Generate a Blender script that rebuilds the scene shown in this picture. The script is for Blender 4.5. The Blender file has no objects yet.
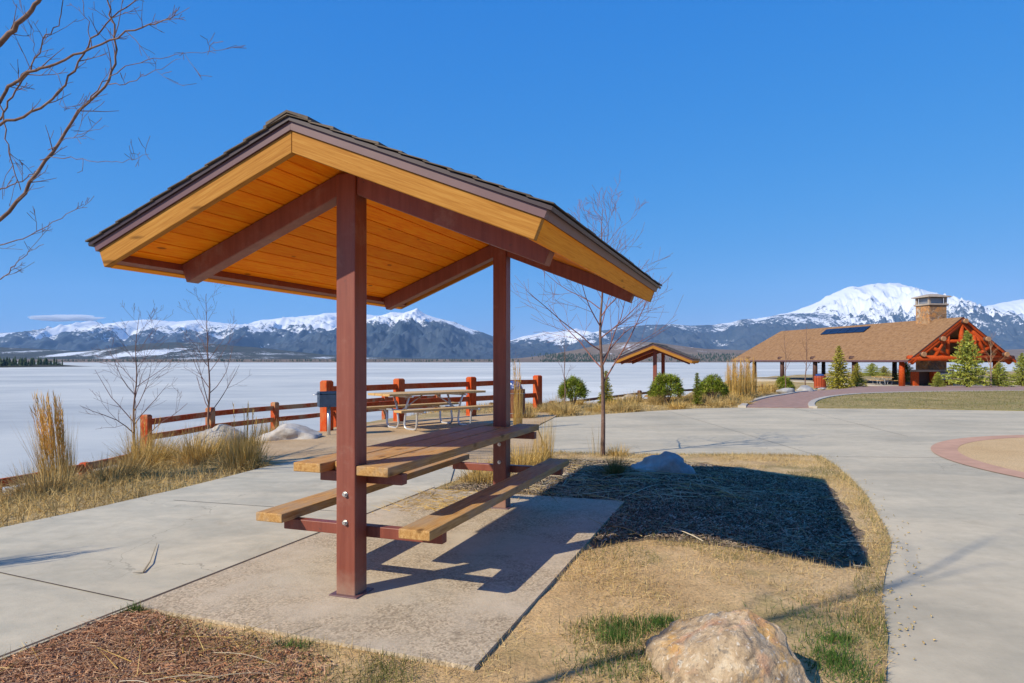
import bpy, bmesh, math, random
import numpy as np
from mathutils import Vector, Matrix, noise as mn

random.seed(7); RNG = np.random.default_rng(7)
SC = bpy.context.scene
COL = SC.collection
EYE, F, CX, CY = 1.4, 683.0, 512.0, 360.5
AX = math.radians(19.9)
SUN_AZ, SUN_EL = math.radians(54.5), math.radians(37.0)      # direction the light travels (from +Y towards +X), height
R = math.radians

# ------------------------------------------------------------------ tags
def tag(o, label=None, cat=None, group=None, kind=None):
    if label: o['label'] = label
    if cat: o['category'] = cat
    if group: o['group'] = group
    if kind: o['kind'] = kind
    return o
def thing(name, label, cat, loc=(0, 0, 0), rz=0.0, group=None):
    o = bpy.data.objects.new(name, None); COL.objects.link(o)
    o.location = loc; o.rotation_euler = (0, 0, rz); o.empty_display_size = .1
    return tag(o, label, cat, group)
def copy_tree(o, parent=None):
    c = o.copy(); COL.objects.link(c)
    if parent is not None: c.parent = parent
    for ch in list(o.children): copy_tree(ch, c)
    return c

# ------------------------------------------------------------------ mesh builder
class MB:
    def __init__(s): s.v = []; s.f = []; s.n = 0
    def add(s, V, Fc):
        k = s.n; s.v.extend([tuple(map(float, p)) for p in V]); s.n += len(V)
        s.f.extend([tuple(i + k for i in f) for f in Fc]); return s
    def hexa(s, P):   # 8 points: bottom 4 ccw, top 4 ccw
        return s.add(P, [(3, 2, 1, 0), (4, 5, 6, 7), (0, 1, 5, 4), (1, 2, 6, 5), (2, 3, 7, 6), (3, 0, 4, 7)])
    def box(s, x0, x1, y0, y1, z0, z1):
        return s.hexa([(x0, y0, z0), (x1, y0, z0), (x1, y1, z0), (x0, y1, z0), (x0, y0, z1), (x1, y0, z1), (x1, y1, z1), (x0, y1, z1)])
    def bar(s, a, b, w, h, up=(0, 0, 1)):   # box from a to b
        a = Vector(a); b = Vector(b); d = (b - a).normalized(); u = Vector(up)
        r = d.cross(u)
        if r.length < 1e-4: r = d.cross(Vector((1, 0, 0)))
        r.normalize(); q = r.cross(d); r *= w / 2; q *= h / 2
        return s.hexa([a - r - q, a + r - q, b + r - q, b - r - q, a - r + q, a + r + q, b + r + q, b - r + q])
    def tube(s, pts, rad, n=6, cap=True):
        pts = [Vector(p) for p in pts]; m = len(pts)
        if not hasattr(rad, '__len__'): rad = [rad] * m
        V = []; ref = None
        for i, p in enumerate(pts):
            d = (pts[min(i + 1, m - 1)] - pts[max(i - 1, 0)])
            d = d.normalized() if d.length > 1e-9 else Vector((0, 0, 1))
            if ref is None: ref = d.orthogonal().normalized()
            ref = (ref - d * ref.dot(d))
            ref = ref.normalized() if ref.length > 1e-6 else d.orthogonal().normalized()
            q = d.cross(ref)
            for k in range(n):
                t = 2 * math.pi * k / n
                V.append(p + (ref * math.cos(t) + q * math.sin(t)) * rad[i])
        Fc = [(i * n + k, i * n + (k + 1) % n, (i + 1) * n + (k + 1) % n, (i + 1) * n + k) for i in range(m - 1) for k in range(n)]
        if cap: Fc += [tuple(range(n - 1, -1, -1)), tuple(range((m - 1) * n, m * n))]
        return s.add(V, Fc)
    def build(s, name, mat, parent=None, smooth=False, bevel=0, loc=None):
        me = bpy.data.meshes.new(name); me.from_pydata(s.v, [], s.f); me.update()
        if mat: me.materials.append(mat)
        if smooth: me.polygons.foreach_set('use_smooth', [True] * len(me.polygons))
        o = bpy.data.objects.new(name, me); COL.objects.link(o)
        if parent: o.parent = parent
        if loc: o.location = loc
        if bevel:
            b = o.modifiers.new('bevel', 'BEVEL'); b.width = bevel; b.segments = 2; b.limit_method = 'ANGLE'; b.angle_limit = R(40)
        return o

def np_mesh(name, V, Fq, mat, parent=None, smooth=False, attrs=None):
    """V (n,3) array, Fq (m,k) array of equal sided faces"""
    me = bpy.data.meshes.new(name)
    me.vertices.add(len(V)); me.vertices.foreach_set('co', np.asarray(V, np.float32).ravel())
    m, k = Fq.shape
    me.loops.add(m * k); me.loops.foreach_set('vertex_index', Fq.astype(np.int32).ravel())
    me.polygons.add(m); me.polygons.foreach_set('loop_start', np.arange(0, m * k, k, dtype=np.int32))
    me.polygons.foreach_set('loop_total', np.full(m, k, np.int32))
    if smooth: me.polygons.foreach_set('use_smooth', np.ones(m, bool))
    me.update(calc_edges=True); me.validate()
    if attrs:
        for an, arr in attrs.items():
            a = me.attributes.new(an, 'FLOAT', 'POINT'); a.data.foreach_set('value', np.asarray(arr, np.float32))
    if mat: me.materials.append(mat)
    o = bpy.data.objects.new(name, me); COL.objects.link(o)
    if parent: o.parent = parent
    return o

def blade_arrays(base, length, direc, width, droop, seg=2, flat=0.0):
    """base (n,3); direc (n,3) start direction; returns V,F (quads) tapered bent strips"""
    n = len(base); d = direc / np.linalg.norm(direc, axis=1, keepdims=True)
    side = np.cross(d, np.array([0, 0, 1.0])); L = np.linalg.norm(side, axis=1, keepdims=True)
    rnd = RNG.normal(size=(n, 3)); rnd -= d * np.sum(rnd * d, 1, keepdims=True); rnd /= np.linalg.norm(rnd, axis=1, keepdims=True)
    side = np.where(L > 1e-3, side / np.maximum(L, 1e-6), rnd)
    ang = RNG.uniform(-1.2, 1.2, (n, 1)) * (1 - flat); nn = np.cross(d, side)
    side = side * np.cos(ang) + nn * np.sin(ang)
    hor = d.copy(); hor[:, 2] = 0
    P = []
    for k in range(seg + 1):
        t = k / seg
        c = base + d * (length * t)[:, None] + hor * (droop * length * t * t)[:, None] + np.array([0, 0, -1.0]) * (droop * .7 * length * t * t)[:, None]
        w = (width * (1 - t * .93) / 2)[:, None]
        P.append(c - side * w); P.append(c + side * w)
    V = np.stack(P, 1).reshape(-1, 3); m = 2 * (seg + 1)
    b = (np.arange(n) * m)[:, None]
    Fq = np.concatenate([b + np.array([[2 * k, 2 * k + 1, 2 * k + 3, 2 * k + 2]]) for k in range(seg)], 0)
    return V, Fq
def merge(parts):
    Vs, Fs, k = [], [], 0
    for V, Fq in parts:
        Vs.append(V); Fs.append(Fq + k); k += len(V)
    return np.concatenate(Vs), np.concatenate(Fs)

# ------------------------------------------------------------------ materials
MATS = {}
def nodes_of(name):
    m = bpy.data.materials.new(name); m.use_nodes = True
    nt = m.node_tree; bs = nt.nodes['Principled BSDF']
    return m, nt, bs
def N(nt, t, **kw):
    n = nt.nodes.new(t)
    for k, v in kw.items():
        if k in n.inputs.keys() if hasattr(n.inputs, 'keys') else False: n.inputs[k].default_value = v
        else: setattr(n, k, v)
    return n
def coords(nt, scale=(1, 1, 1), rnd=False, src='Object', rot=(0, 0, 0), pre=0.0):
    tc = nt.nodes.new('ShaderNodeTexCoord'); mp = nt.nodes.new('ShaderNodeMapping'); mp.inputs['Scale'].default_value = scale
    mp.inputs['Rotation'].default_value = rot
    out = tc.outputs[src]
    if rnd:
        oi = nt.nodes.new('ShaderNodeObjectInfo'); ml = nt.nodes.new('ShaderNodeVectorMath'); ml.operation = 'SCALE'
        ml.inputs[0].default_value = (37, 61, 23); nt.links.new(oi.outputs['Random'], ml.inputs['Scale'])
        ad = nt.nodes.new('ShaderNodeVectorMath'); nt.links.new(out, ad.inputs[0]); nt.links.new(ml.outputs[0], ad.inputs[1]); out = ad.outputs[0]
    if pre:
        pr = nt.nodes.new('ShaderNodeMapping'); pr.inputs['Rotation'].default_value = (0, pre, 0); nt.links.new(out, pr.inputs['Vector']); out = pr.outputs[0]
    nt.links.new(out, mp.inputs['Vector']); return mp.outputs[0]
def noise(nt, vec, scale, detail=5, rough=.55, dist=0):
    n = nt.nodes.new('ShaderNodeTexNoise'); n.inputs['Scale'].default_value = scale; n.inputs['Detail'].default_value = detail
    n.inputs['Roughness'].default_value = rough; n.inputs['Distortion'].default_value = dist
    nt.links.new(vec, n.inputs['Vector']); return n.outputs['Fac']
def ramp(nt, fac, stops):
    r = nt.nodes.new('ShaderNodeValToRGB'); e = r.color_ramp.elements
    while len(e) > 1: e.remove(e[-1])
    e[0].position = stops[0][0]; e[0].color = (*stops[0][1], 1)
    for p, c in stops[1:]:
        x = e.new(p); x.color = (*c, 1)
    nt.links.new(fac, r.inputs['Fac']); return r.outputs['Color']
def mix(nt, fac, a, b, typ='MIX'):
    m = nt.nodes.new('ShaderNodeMix'); m.data_type = 'RGBA'; m.blend_type = typ
    if isinstance(fac, (int, float)): m.inputs[0].default_value = fac
    else: nt.links.new(fac, m.inputs[0])
    for s, v in ((6, a), (7, b)):
        if isinstance(v, tuple): m.inputs[s].default_value = (*v, 1)
        else: nt.links.new(v, m.inputs[s])
    return m.outputs[2]
def smooth01(nt, val, lo, hi):
    m = nt.nodes.new('ShaderNodeMapRange'); m.interpolation_type = 'SMOOTHSTEP'
    m.inputs['From Min'].default_value = lo; m.inputs['From Max'].default_value = hi
    nt.links.new(val, m.inputs['Value']); return m.outputs[0]
def math_(nt, op, a, b=None):
    m = nt.nodes.new('ShaderNodeMath'); m.operation = op
    for i, v in enumerate((a, b)):
        if v is None: continue
        if isinstance(v, (int, float)): m.inputs[i].default_value = v
        else: nt.links.new(v, m.inputs[i])
    return m.outputs[0]
def bump(nt, bs, h, strength, dist=.02):
    b = nt.nodes.new('ShaderNodeBump'); b.inputs['Strength'].default_value = strength; b.inputs['Distance'].default_value = dist
    nt.links.new(h, b.inputs['Height']); nt.links.new(b.outputs[0], bs.inputs['Normal'])

def wood(name, c0, c1, c2, scale, rough=.6, grain=5.0, knots=True, weather=None, spec=.12, pre=0.0):
    m, nt, bs = nodes_of(name)
    v = coords(nt, scale, rnd=not pre, pre=pre)
    g = noise(nt, v, grain, 6, .62, .6)
    col = ramp(nt, g, [(.28, c0), (.5, c1), (.72, c2)])
    if knots:
        v2 = coords(nt, tuple(.35 * x if x > 3 else x * 2.2 for x in scale), rnd=True)
        vo = nt.nodes.new('ShaderNodeTexVoronoi'); vo.inputs['Scale'].default_value = 1.1; nt.links.new(v2, vo.inputs['Vector'])
        k = smooth01(nt, vo.outputs['Distance'], .16, .05)
        col = mix(nt, math_(nt, 'MULTIPLY', k, .75), col, tuple(.35 * x for x in c0))
    if weather:
        w = smooth01(nt, noise(nt, coords(nt, tuple(max(1, .25 * x) for x in scale), rnd=True), 2.2, 5, .65), .42, .66)
        col = mix(nt, math_(nt, 'MULTIPLY', w, weather[0]), col, weather[1])
    nt.links.new(col, bs.inputs['Base Color']); bs.inputs['Roughness'].default_value = rough
    bs.inputs['Specular IOR Level'].default_value = spec
    bump(nt, bs, g, .25, .006); return m
def rocky(name, stops, sc, rough=.9, b=.6, bd=.05, patches=None, cracks=False):
    m, nt, bs = nodes_of(name); v = coords(nt, (1, 1, 1), rnd=True)
    n1 = noise(nt, v, sc, 9, .68, .4); col = ramp(nt, n1, stops)
    if patches:
        for s_, lo, hi, c, k in patches:
            p = smooth01(nt, noise(nt, v, s_, 6, .6, .8), lo, hi); col = mix(nt, math_(nt, 'MULTIPLY', p, k), col, c)
    h = noise(nt, v, sc * 3, 9, .7)
    if cracks:
        vo = nt.nodes.new('ShaderNodeTexVoronoi'); vo.feature = 'DISTANCE_TO_EDGE'; vo.inputs['Scale'].default_value = 2.3
        wv = nt.nodes.new('ShaderNodeVectorMath'); nt.links.new(v, wv.inputs[0])
        nn = nt.nodes.new('ShaderNodeTexNoise'); nn.inputs['Scale'].default_value = 3; nt.links.new(v, nn.inputs['Vector'])
        nt.links.new(nn.outputs['Color'], wv.inputs[1]); nt.links.new(wv.outputs[0], vo.inputs['Vector'])
        c = smooth01(nt, vo.outputs['Distance'], .0, .025)
        col = mix(nt, c, mix(nt, .55, col, (.06, .05, .045)), col); h = math_(nt, 'ADD', h, math_(nt, 'MULTIPLY', c, .4))
    nt.links.new(col, bs.inputs['Base Color']); bs.inputs['Roughness'].default_value = rough
    bs.inputs['Specular IOR Level'].default_value = .25
    bump(nt, bs, h, b, bd); return m
def plain(name, c, rough=.5, metal=0, var=.12, sc=6, spec=.5, b=0.05):
    m, nt, bs = nodes_of(name); v = coords(nt, (1, 1, 1), rnd=True); n1 = noise(nt, v, sc, 6, .6)
    col = ramp(nt, n1, [(.25, tuple(x * (1 - var) for x in c)), (.75, tuple(min(1, x * (1 + var)) for x in c))])
    nt.links.new(col, bs.inputs['Base Color']); bs.inputs['Roughness'].default_value = rough; bs.inputs['Metallic'].default_value = metal
    bs.inputs['Specular IOR Level'].default_value = spec
    if b: bump(nt, bs, noise(nt, v, sc * 6, 4), b, .005)
    return m
def leafy(name, cols, sc=3, rough=.75, trans=.0, rnd_face=True):
    """cols: colour stops picked per leaf island"""
    m, nt, bs = nodes_of(name); g = nt.nodes.new('ShaderNodeNewGeometry')
    k = len(cols); col = ramp(nt, g.outputs['Random Per Island'], [((i + .5) / k, c) for i, c in enumerate(cols)])
    oi = nt.nodes.new('ShaderNodeObjectInfo')
    n1 = noise(nt, coords(nt, (1, 1, 1), rnd=True), sc, 4)
    col = mix(nt, 1.0, col, ramp(nt, n1, [(.3, (.62, .62, .62)), (.7, (1.15, 1.15, 1.15))]), 'MULTIPLY')
    nt.links.new(col, bs.inputs['Base Color']); bs.inputs['Roughness'].default_value = rough
    bs.inputs['Specular IOR Level'].default_value = .2
    if trans:
        tr = nt.nodes.new('ShaderNodeBsdfTranslucent'); nt.links.new(col, tr.inputs['Color'])
        ms = nt.nodes.new('ShaderNodeMixShader'); ms.inputs[0].default_value = trans
        nt.links.new(bs.outputs[0], ms.inputs[1]); nt.links.new(tr.outputs[0], ms.inputs[2])
        nt.links.new(ms.outputs[0], nt.nodes['Material Output'].inputs['Surface'])
    return m

M = {}
def steel_mat():
    m, nt, bs = nodes_of('brown_painted_steel'); v = coords(nt, (1, 1, 1)); vs_ = coords(nt, (14, 14, .9))
    col = ramp(nt, noise(nt, vs_, 1.6, 7, .68), [(.3, (.165, .040, .024)), (.5, (.215, .056, .033)), (.72, (.26, .078, .048))])
    col = mix(nt, math_(nt, 'MULTIPLY', smooth01(nt, noise(nt, v, 26, 5, .7), .66, .72), .7), col, (.09, .045, .035))       # chips
    col = mix(nt, math_(nt, 'MULTIPLY', smooth01(nt, noise(nt, v, 4, 8, .72), .52, .7), .35), col, (.33, .20, .15))         # faded patches
    sp = nt.nodes.new('ShaderNodeSeparateXYZ'); tc = nt.nodes.new('ShaderNodeTexCoord'); nt.links.new(tc.outputs['Object'], sp.inputs[0])
    dust = math_(nt, 'MULTIPLY', smooth01(nt, math_(nt, 'ADD', sp.outputs[2], math_(nt, 'MULTIPLY', noise(nt, v, 9, 6, .7), .22)), .30, .10), .6)
    col = mix(nt, dust, col, (.36, .26, .19))
    nt.links.new(col, bs.inputs['Base Color']); r_ = nt.nodes.new('ShaderNodeMapRange'); r_.inputs['To Min'].default_value = .32; r_.inputs['To Max'].default_value = .62
    nt.links.new(noise(nt, v, 7, 6, .7), r_.inputs['Value']); nt.links.new(r_.outputs[0], bs.inputs['Roughness']); bump(nt, bs, noise(nt, v, 60, 3), .06, .003); return m
M['steel'] = steel_mat()
M['drip'] = plain('dark_drip_metal', (.035, .018, .022), .4, 0, .15, 4)
M['trim'] = plain('brown_trim', (.125, .062, .068), .42, 0, .15, 4)
M['fascia_right'] = wood('fascia_pine', (.29, .115, .018), (.39, .175, .032), (.47, .24, .055), (.8, 14, 26), .65, pre=-math.atan(.404))
M['fascia_left'] = wood('fascia_pine', (.29, .115, .018), (.39, .175, .032), (.47, .24, .055), (.8, 14, 26), .65, pre=math.atan(.404))
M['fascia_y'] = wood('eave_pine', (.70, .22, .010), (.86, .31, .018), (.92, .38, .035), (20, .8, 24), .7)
def ceiling_mat():
    m, nt, bs = nodes_of('ceiling_pine')
    v = coords(nt, (16, 1.3, 16)); g = noise(nt, v, 4.0, 6, .6, .5)
    col = ramp(nt, g, [(.28, (.86, .19, .004)), (.5, (.96, .285, .007)), (.72, (.97, .38, .018))])
    geo = nt.nodes.new('ShaderNodeNewGeometry')
    col = mix(nt, 1.0, col, ramp(nt, geo.outputs['Random Per Island'], [(0, (.78, .74, .70)), (1, (1.1, 1.1, 1.1))]), 'MULTIPLY')
    vo = nt.nodes.new('ShaderNodeTexVoronoi'); vo.inputs['Scale'].default_value = 1.0; nt.links.new(coords(nt, (7, 2.6, 7)), vo.inputs['Vector'])
    k = smooth01(nt, vo.outputs['Distance'], .12, .05); col = mix(nt, math_(nt, 'MULTIPLY', k, .7), col, (.22, .06, .01))
    nt.links.new(col, bs.inputs['Base Color']); bs.inputs['Roughness'].default_value = .7; bs.inputs['Specular IOR Level'].default_value = .08; bump(nt, bs, g, .15, .004); return m
M['ceiling'] = ceiling_mat()
M['table'] = wood('weathered_table_timber', (.29, .14, .045), (.45, .25, .085), (.57, .36, .15), (15, 1.1, 15), .62, 4.5, True, (.55, (.33, .27, .20)))
M['shingle'] = rocky('asphalt_shingle', [(.3, (.06, .05, .042)), (.5, (.13, .105, .085)), (.7, (.20, .165, .13))], 5, .95, .6, .01)
M['bolt'] = plain('galvanised_bolt', (.62, .60, .56), .35, .8, .1, 20)
M['galv'] = plain('galvanised_tube', (.62, .63, .64), .38, .55, .12, 8)
M['tabletop'] = wood('picnic_table_plank', (.42, .24, .09), (.55, .34, .14), (.63, .43, .2), (12, 12, 12), .6, 3, False)
M['fence'] = wood('red_stained_timber', (.36, .038, .008), (.50, .062, .010), (.58, .105, .022), (5, 5, 3), .7, 4, False, (.30, (.42, .24, .10)))
M['fence_old'] = wood('worn_red_timber', (.32, .036, .010), (.44, .06, .014), (.50, .12, .04), (4, 4, 4), .75, 4, False, (.75, (.42, .30, .16)))
M['fence_far'] = wood('dark_fence_timber', (.10, .045, .03), (.16, .07, .045), (.2, .1, .07), (4, 4, 4), .75, 4, False)
M['grill'] = plain('blue_grey_grill_steel', (.055, .085, .13), .5, .3, .3, 9)
M['bin_wood'] = wood('red_bin_slats', (.26, .04, .015), (.36, .06, .02), (.42, .1, .04), (12, 12, 1.2), .65, 4, False)
M['bin_dark'] = wood('brown_bin_slats', (.14, .05, .03), (.2, .075, .045), (.27, .12, .07), (12, 12, 1.2), .65, 4, False)
M['bag'] = plain('blue_bin_liner', (.03, .07, .22), .35, 0, .2, 12)
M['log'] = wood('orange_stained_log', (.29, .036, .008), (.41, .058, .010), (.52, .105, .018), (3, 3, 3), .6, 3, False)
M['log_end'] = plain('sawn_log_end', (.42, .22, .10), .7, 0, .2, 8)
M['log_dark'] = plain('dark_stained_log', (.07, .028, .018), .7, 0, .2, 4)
M['pav_roof'] = rocky('brown_roof_shingles', [(.35, (.21, .115, .055)), (.5, (.275, .155, .075)), (.65, (.33, .195, .10))], 3.2, .95, .3, .02)
M['solar'] = plain('solar_cell_glass', (.008, .016, .045), .35, .0, .3, 1.2, .4)
M['stone'] = rocky('chimney_stone', [(.3, (.16, .09, .05)), (.45, (.32, .19, .10)), (.6, (.42, .27, .15)), (.75, (.30, .25, .2))], 1.6, .9, .7, .08, [(2.4, .50, .54, (.52, .24, .08), .8), (3.1, .54, .58, (.17, .13, .11), .75), (2.0, .58, .62, (.5, .42, .33), .7)], True)
M['stone_cap'] = rocky('chimney_cap_stone', [(.3, (.28, .23, .19)), (.7, (.42, .36, .3))], 2, .9, .4, .03)
M['grey_metal'] = plain('grey_sheet_metal', (.30, .30, .31), .45, .5, .15, 3)
M['bark'] = rocky('young_bark', [(.3, (.10, .055, .04)), (.55, (.20, .12, .09)), (.75, (.30, .22, .17))], 9, .85, .3, .01)
M['bark_pale'] = rocky('pale_bark', [(.3, (.12, .08, .06)), (.55, (.26, .19, .14)), (.75, (.42, .33, .24))], 8, .85, .3, .01)
M['twig'] = plain('red_brown_twigs', (.15, .075, .06), .8, 0, .25, 4)
M['twig_red'] = plain('pinkish_twigs', (.24, .10, .075), .8, 0, .25, 4)
M['boulder'] = rocky('granite_boulder', [(.30, (.14, .115, .095)), (.43, (.36, .26, .16)), (.55, (.52, .39, .25)), (.70, (.66, .55, .39))], 13, .9, .7, .03,
                     [(3.4, .52, .62, (.58, .33, .10), .75), (4.4, .55, .66, (.54, .27, .16), .5), (14, .58, .66, (.16, .15, .14), .6), (3.2, .55, .68, (.33, .32, .30), .6), (40, .58, .66, (.75, .7, .6), .6), (55, .58, .64, (.10, .09, .08), .55)], False)
M['boulder_pale'] = rocky('pale_boulder', [(.3, (.28, .25, .22)), (.5, (.46, .42, .37)), (.7, (.6, .56, .5))], 2.5, .9, .6, .04, [(1.5, .55, .7, (.35, .25, .17), .5)])
M['boulder_grey'] = rocky('grey_boulder', [(.3, (.20, .20, .21)), (.5, (.36, .35, .34)), (.7, (.50, .48, .45))], 3, .9, .6, .04)
M['straw'] = leafy('golden_straw', [(.62, .40, .10), (.72, .50, .16), (.55, .34, .08), (.76, .56, .22), (.44, .28, .09)], 2.5, .8, .15)
M['straw_dull'] = leafy('dull_straw', [(.54, .36, .13), (.66, .46, .18), (.42, .28, .10), (.72, .54, .25), (.32, .24, .09)], 1.4, .85, .1)
M['plume'] = leafy('orange_gold_plume', [(.68, .38, .08), (.76, .46, .12), (.60, .32, .06), (.78, .55, .2)], 3, .8, .2)
M['thatch'] = leafy('dead_lawn_thatch', [(.56, .39, .17), (.66, .48, .22), (.46, .31, .13), (.72, .56, .29), (.38, .29, .11)], 1.2, .9, .05)
M['grass_mix'] = leafy('olive_grass', [(.16, .17, .045), (.26, .22, .075), (.10, .13, .03), (.38, .30, .13), (.20, .19, .06)], 1.5, .8, .15)
M['grass_green'] = leafy('fresh_grass', [(.055, .13, .025), (.09, .18, .03), (.12, .19, .04), (.05, .10, .02)], 2, .7, .2)
M['pine'] = leafy('mugo_needles', [(.15, .20, .014), (.25, .33, .022), (.36, .43, .04), (.16, .22, .016), (.07, .10, .012), (.30, .25, .06)], 3, .7, .12)
M['spruce'] = leafy('spruce_needles', [(.38, .44, .06), (.52, .55, .09), (.60, .60, .14), (.34, .42, .12), (.20, .25, .05), (.48, .44, .06)], 1.2, .7, .12)
M['spruce_yellow'] = leafy('yellow_spruce_needles', [(.40, .36, .04), (.52, .46, .07), (.26, .27, .03), (.56, .48, .10)], 1.2, .7, .12)
M['spruce_dark'] = leafy('dark_conifer', [(.02, .045, .02), (.035, .06, .025), (.05, .075, .03), (.015, .03, .014)], 1.2, .8)
M['chips'] = leafy('bark_chips', [(.44, .20, .10), (.54, .29, .16), (.33, .14, .07), (.60, .38, .23), (.22, .10, .05), (.68, .48, .31), (.50, .25, .13)], 2, .9)
M['shade_toned_chips'] = leafy('shade_toned_chips', [(.30, .215, .15), (.44, .33, .24), (.16, .12, .085), (.62, .50, .38), (.05, .04, .03), (.24, .165, .11), (.10, .08, .06)], 2, .9)  # chip colours kept dark to deepen the painted roof shade
M['stem'] = leafy('bleached_stems', [(.52, .43, .28), (.60, .52, .38), (.42, .33, .2), (.5, .36, .14)], 2, .8)

def concrete(name, base, speck, sc=1.0, streak=None, ex=0.0):
    m, nt, bs = nodes_of(name); v = coords(nt, (1, 1, 1))
    a = noise(nt, v, .55 * sc, 7, .6, .4); f = noise(nt, v, 55, 3, .7); mid = noise(nt, v, 7, 6, .65)
    col = ramp(nt, a, [(.3, tuple(x * .86 for x in base)), (.5, base), (.7, tuple(min(1, x * 1.08) for x in base))])
    col = mix(nt, 1.0, col, ramp(nt, mid, [(.3, (.9, .9, .9)), (.7, (1.06, 1.06, 1.06))]), 'MULTIPLY')
    if streak:
        s = noise(nt, coords(nt, streak[0], rot=(0, 0, streak[1])), 1.0, 6, .6, .6)
        col = mix(nt, 1.0, col, ramp(nt, s, [(.35, (.84, .86, .88)), (.62, (1.05, 1.04, 1.03))]), 'MULTIPLY')
    st = smooth01(nt, noise(nt, coords(nt, (1, 1, 1), rot=(0, 0, 1.1)), 1.7 * sc, 9, .72, 1.2), .55, .72)
    col = mix(nt, math_(nt, 'MULTIPLY', st, .30), col, tuple(x * y for x, y in zip(base, (.62, .58, .52))))
    lt = smooth01(nt, noise(nt, v, 3.1 * sc, 9, .75, .6), .58, .7); col = mix(nt, math_(nt, 'MULTIPLY', lt, .3), col, tuple(min(.8, x * 1.25) for x in base))
    vo0 = nt.nodes.new('ShaderNodeTexVoronoi'); vo0.feature = 'DISTANCE_TO_EDGE'; vo0.inputs['Scale'].default_value = .33
    wv = nt.nodes.new('ShaderNodeVectorMath'); nw = nt.nodes.new('ShaderNodeTexNoise'); nw.inputs['Scale'].default_value = 1.6; nw.inputs['Detail'].default_value = 8; nt.links.new(v, nw.inputs['Vector'])
    nt.links.new(v, wv.inputs[0]); nt.links.new(nw.outputs['Color'], wv.inputs[1]); nt.links.new(wv.outputs[0], vo0.inputs['Vector'])
    ck = math_(nt, 'MULTIPLY', smooth01(nt, vo0.outputs['Distance'], .0028, .0006), smooth01(nt, noise(nt, v, .5, 3), .52, .6))
    col = mix(nt, math_(nt, 'MULTIPLY', ck, .55), col, tuple(x * .4 for x in base))
    if ex:   # exposed aggregate patches
        vo = nt.nodes.new('ShaderNodeTexVoronoi'); vo.inputs['Scale'].default_value = 85; nt.links.new(v, vo.inputs['Vector'])
        sp = ramp(nt, vo.outputs['Color'], [(.0, (.30, .26, .22)), (.35, (.62, .57, .50)), (.6, (.95, .9, .82)), (1, (1.25, 1.2, 1.12))])
        pm = smooth01(nt, noise(nt, v, 1.1, 6, .65), .36, .6)
        col = mix(nt, math_(nt, 'MULTIPLY', pm, ex), col, mix(nt, 1.0, col, sp, 'MULTIPLY'))
    col = mix(nt, math_(nt, 'MULTIPLY', smooth01(nt, f, .62, .7), speck), col, tuple(x * .45 for x in base))
    nt.links.new(col, bs.inputs['Base Color']); bs.inputs['Roughness'].default_value = .85; bs.inputs['Specular IOR Level'].default_value = .3
    bump(nt, bs, math_(nt, 'ADD', f, mid), .22 if not ex else .45, .006); return m
M['path'] = concrete('path_concrete', (.505, .455, .345), .25, 1.0, ((1.3, 2.6, 1), .4))
M['pad'] = concrete('pad_concrete', (.50, .42, .31), .35, 1.2, None, .8)
M['plaza'] = concrete('plaza_concrete', (.51, .44, .315), .2, .8, ((.5, 1.4, 1), .15))
M['kerb'] = concrete('kerb_concrete', (.46, .41, .34), .2, 1.5)
M['joint'] = plain('joint_filler', (.075, .05, .035), .9, 0, .3, 20)

def soil(name, stops, sc=2.5, fine=40, b=.6, pats=None):
    m, nt, bs = nodes_of(name); v = coords(nt, (1, 1, 1))
    n1 = noise(nt, v, sc, 8, .68); n2 = noise(nt, v, fine, 5, .7)
    col = ramp(nt, n1, stops)
    if pats:
        for s_, lo, hi, c, k in pats:
            col = mix(nt, math_(nt, 'MULTIPLY', smooth01(nt, noise(nt, v, s_, 6, .62, .4), lo, hi), k), col, c)
    col = mix(nt, 1.0, col, ramp(nt, n2, [(.3, (.55, .55, .55)), (.5, (1, 1, 1)), (.72, (1.35, 1.3, 1.22))]), 'MULTIPLY')
    nt.links.new(col, bs.inputs['Base Color']); bs.inputs['Roughness'].default_value = .95; bs.inputs['Specular IOR Level'].default_value = .15
    bump(nt, bs, math_(nt, 'ADD', n2, n1), b, .02); return m
M['bed'] = soil('dry_bed_soil', [(.3, (.38, .25, .12)), (.5, (.54, .37, .185)), (.7, (.64, .46, .25))], 1.8, 60, .6, [(.9, .52, .66, (.22, .19, .07), .6)])
M['mulch'] = soil('bark_mulch', [(.3, (.20, .09, .045)), (.5, (.36, .18, .095)), (.7, (.50, .29, .17))], 9, 70, .8)
M['shade_toned_mulch'] = soil('roof_shade_mulch', [(.3, (.07, .05, .035)), (.5, (.17, .125, .085)), (.7, (.30, .22, .15))], 7, 60, .8)  # ground tone lowered so the colour itself carries the roof's shade
M['sand'] = soil('tan_gravel', [(.3, (.37, .25, .14)), (.5, (.47, .33, .19)), (.7, (.53, .39, .24))], .8, 70, .3)
M['circle_sand'] = soil('sandy_infill', [(.3, (.50, .33, .16)), (.5, (.56, .385, .20)), (.7, (.60, .43, .24))], .6, 50, .25)
M['lawn'] = soil('winter_lawn', [(.3, (.20, .17, .055)), (.5, (.31, .235, .095)), (.7, (.41, .31, .14))], .5, 9, .4, [(.25, .5, .64, (.17, .18, .06), .6)])
M['ground'] = soil('dry_shore_ground', [(.3, (.28, .20, .09)), (.5, (.40, .29, .14)), (.7, (.48, .37, .2))], .8, 18, .6, [(.35, .52, .64, (.15, .15, .06), .5)])
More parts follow.
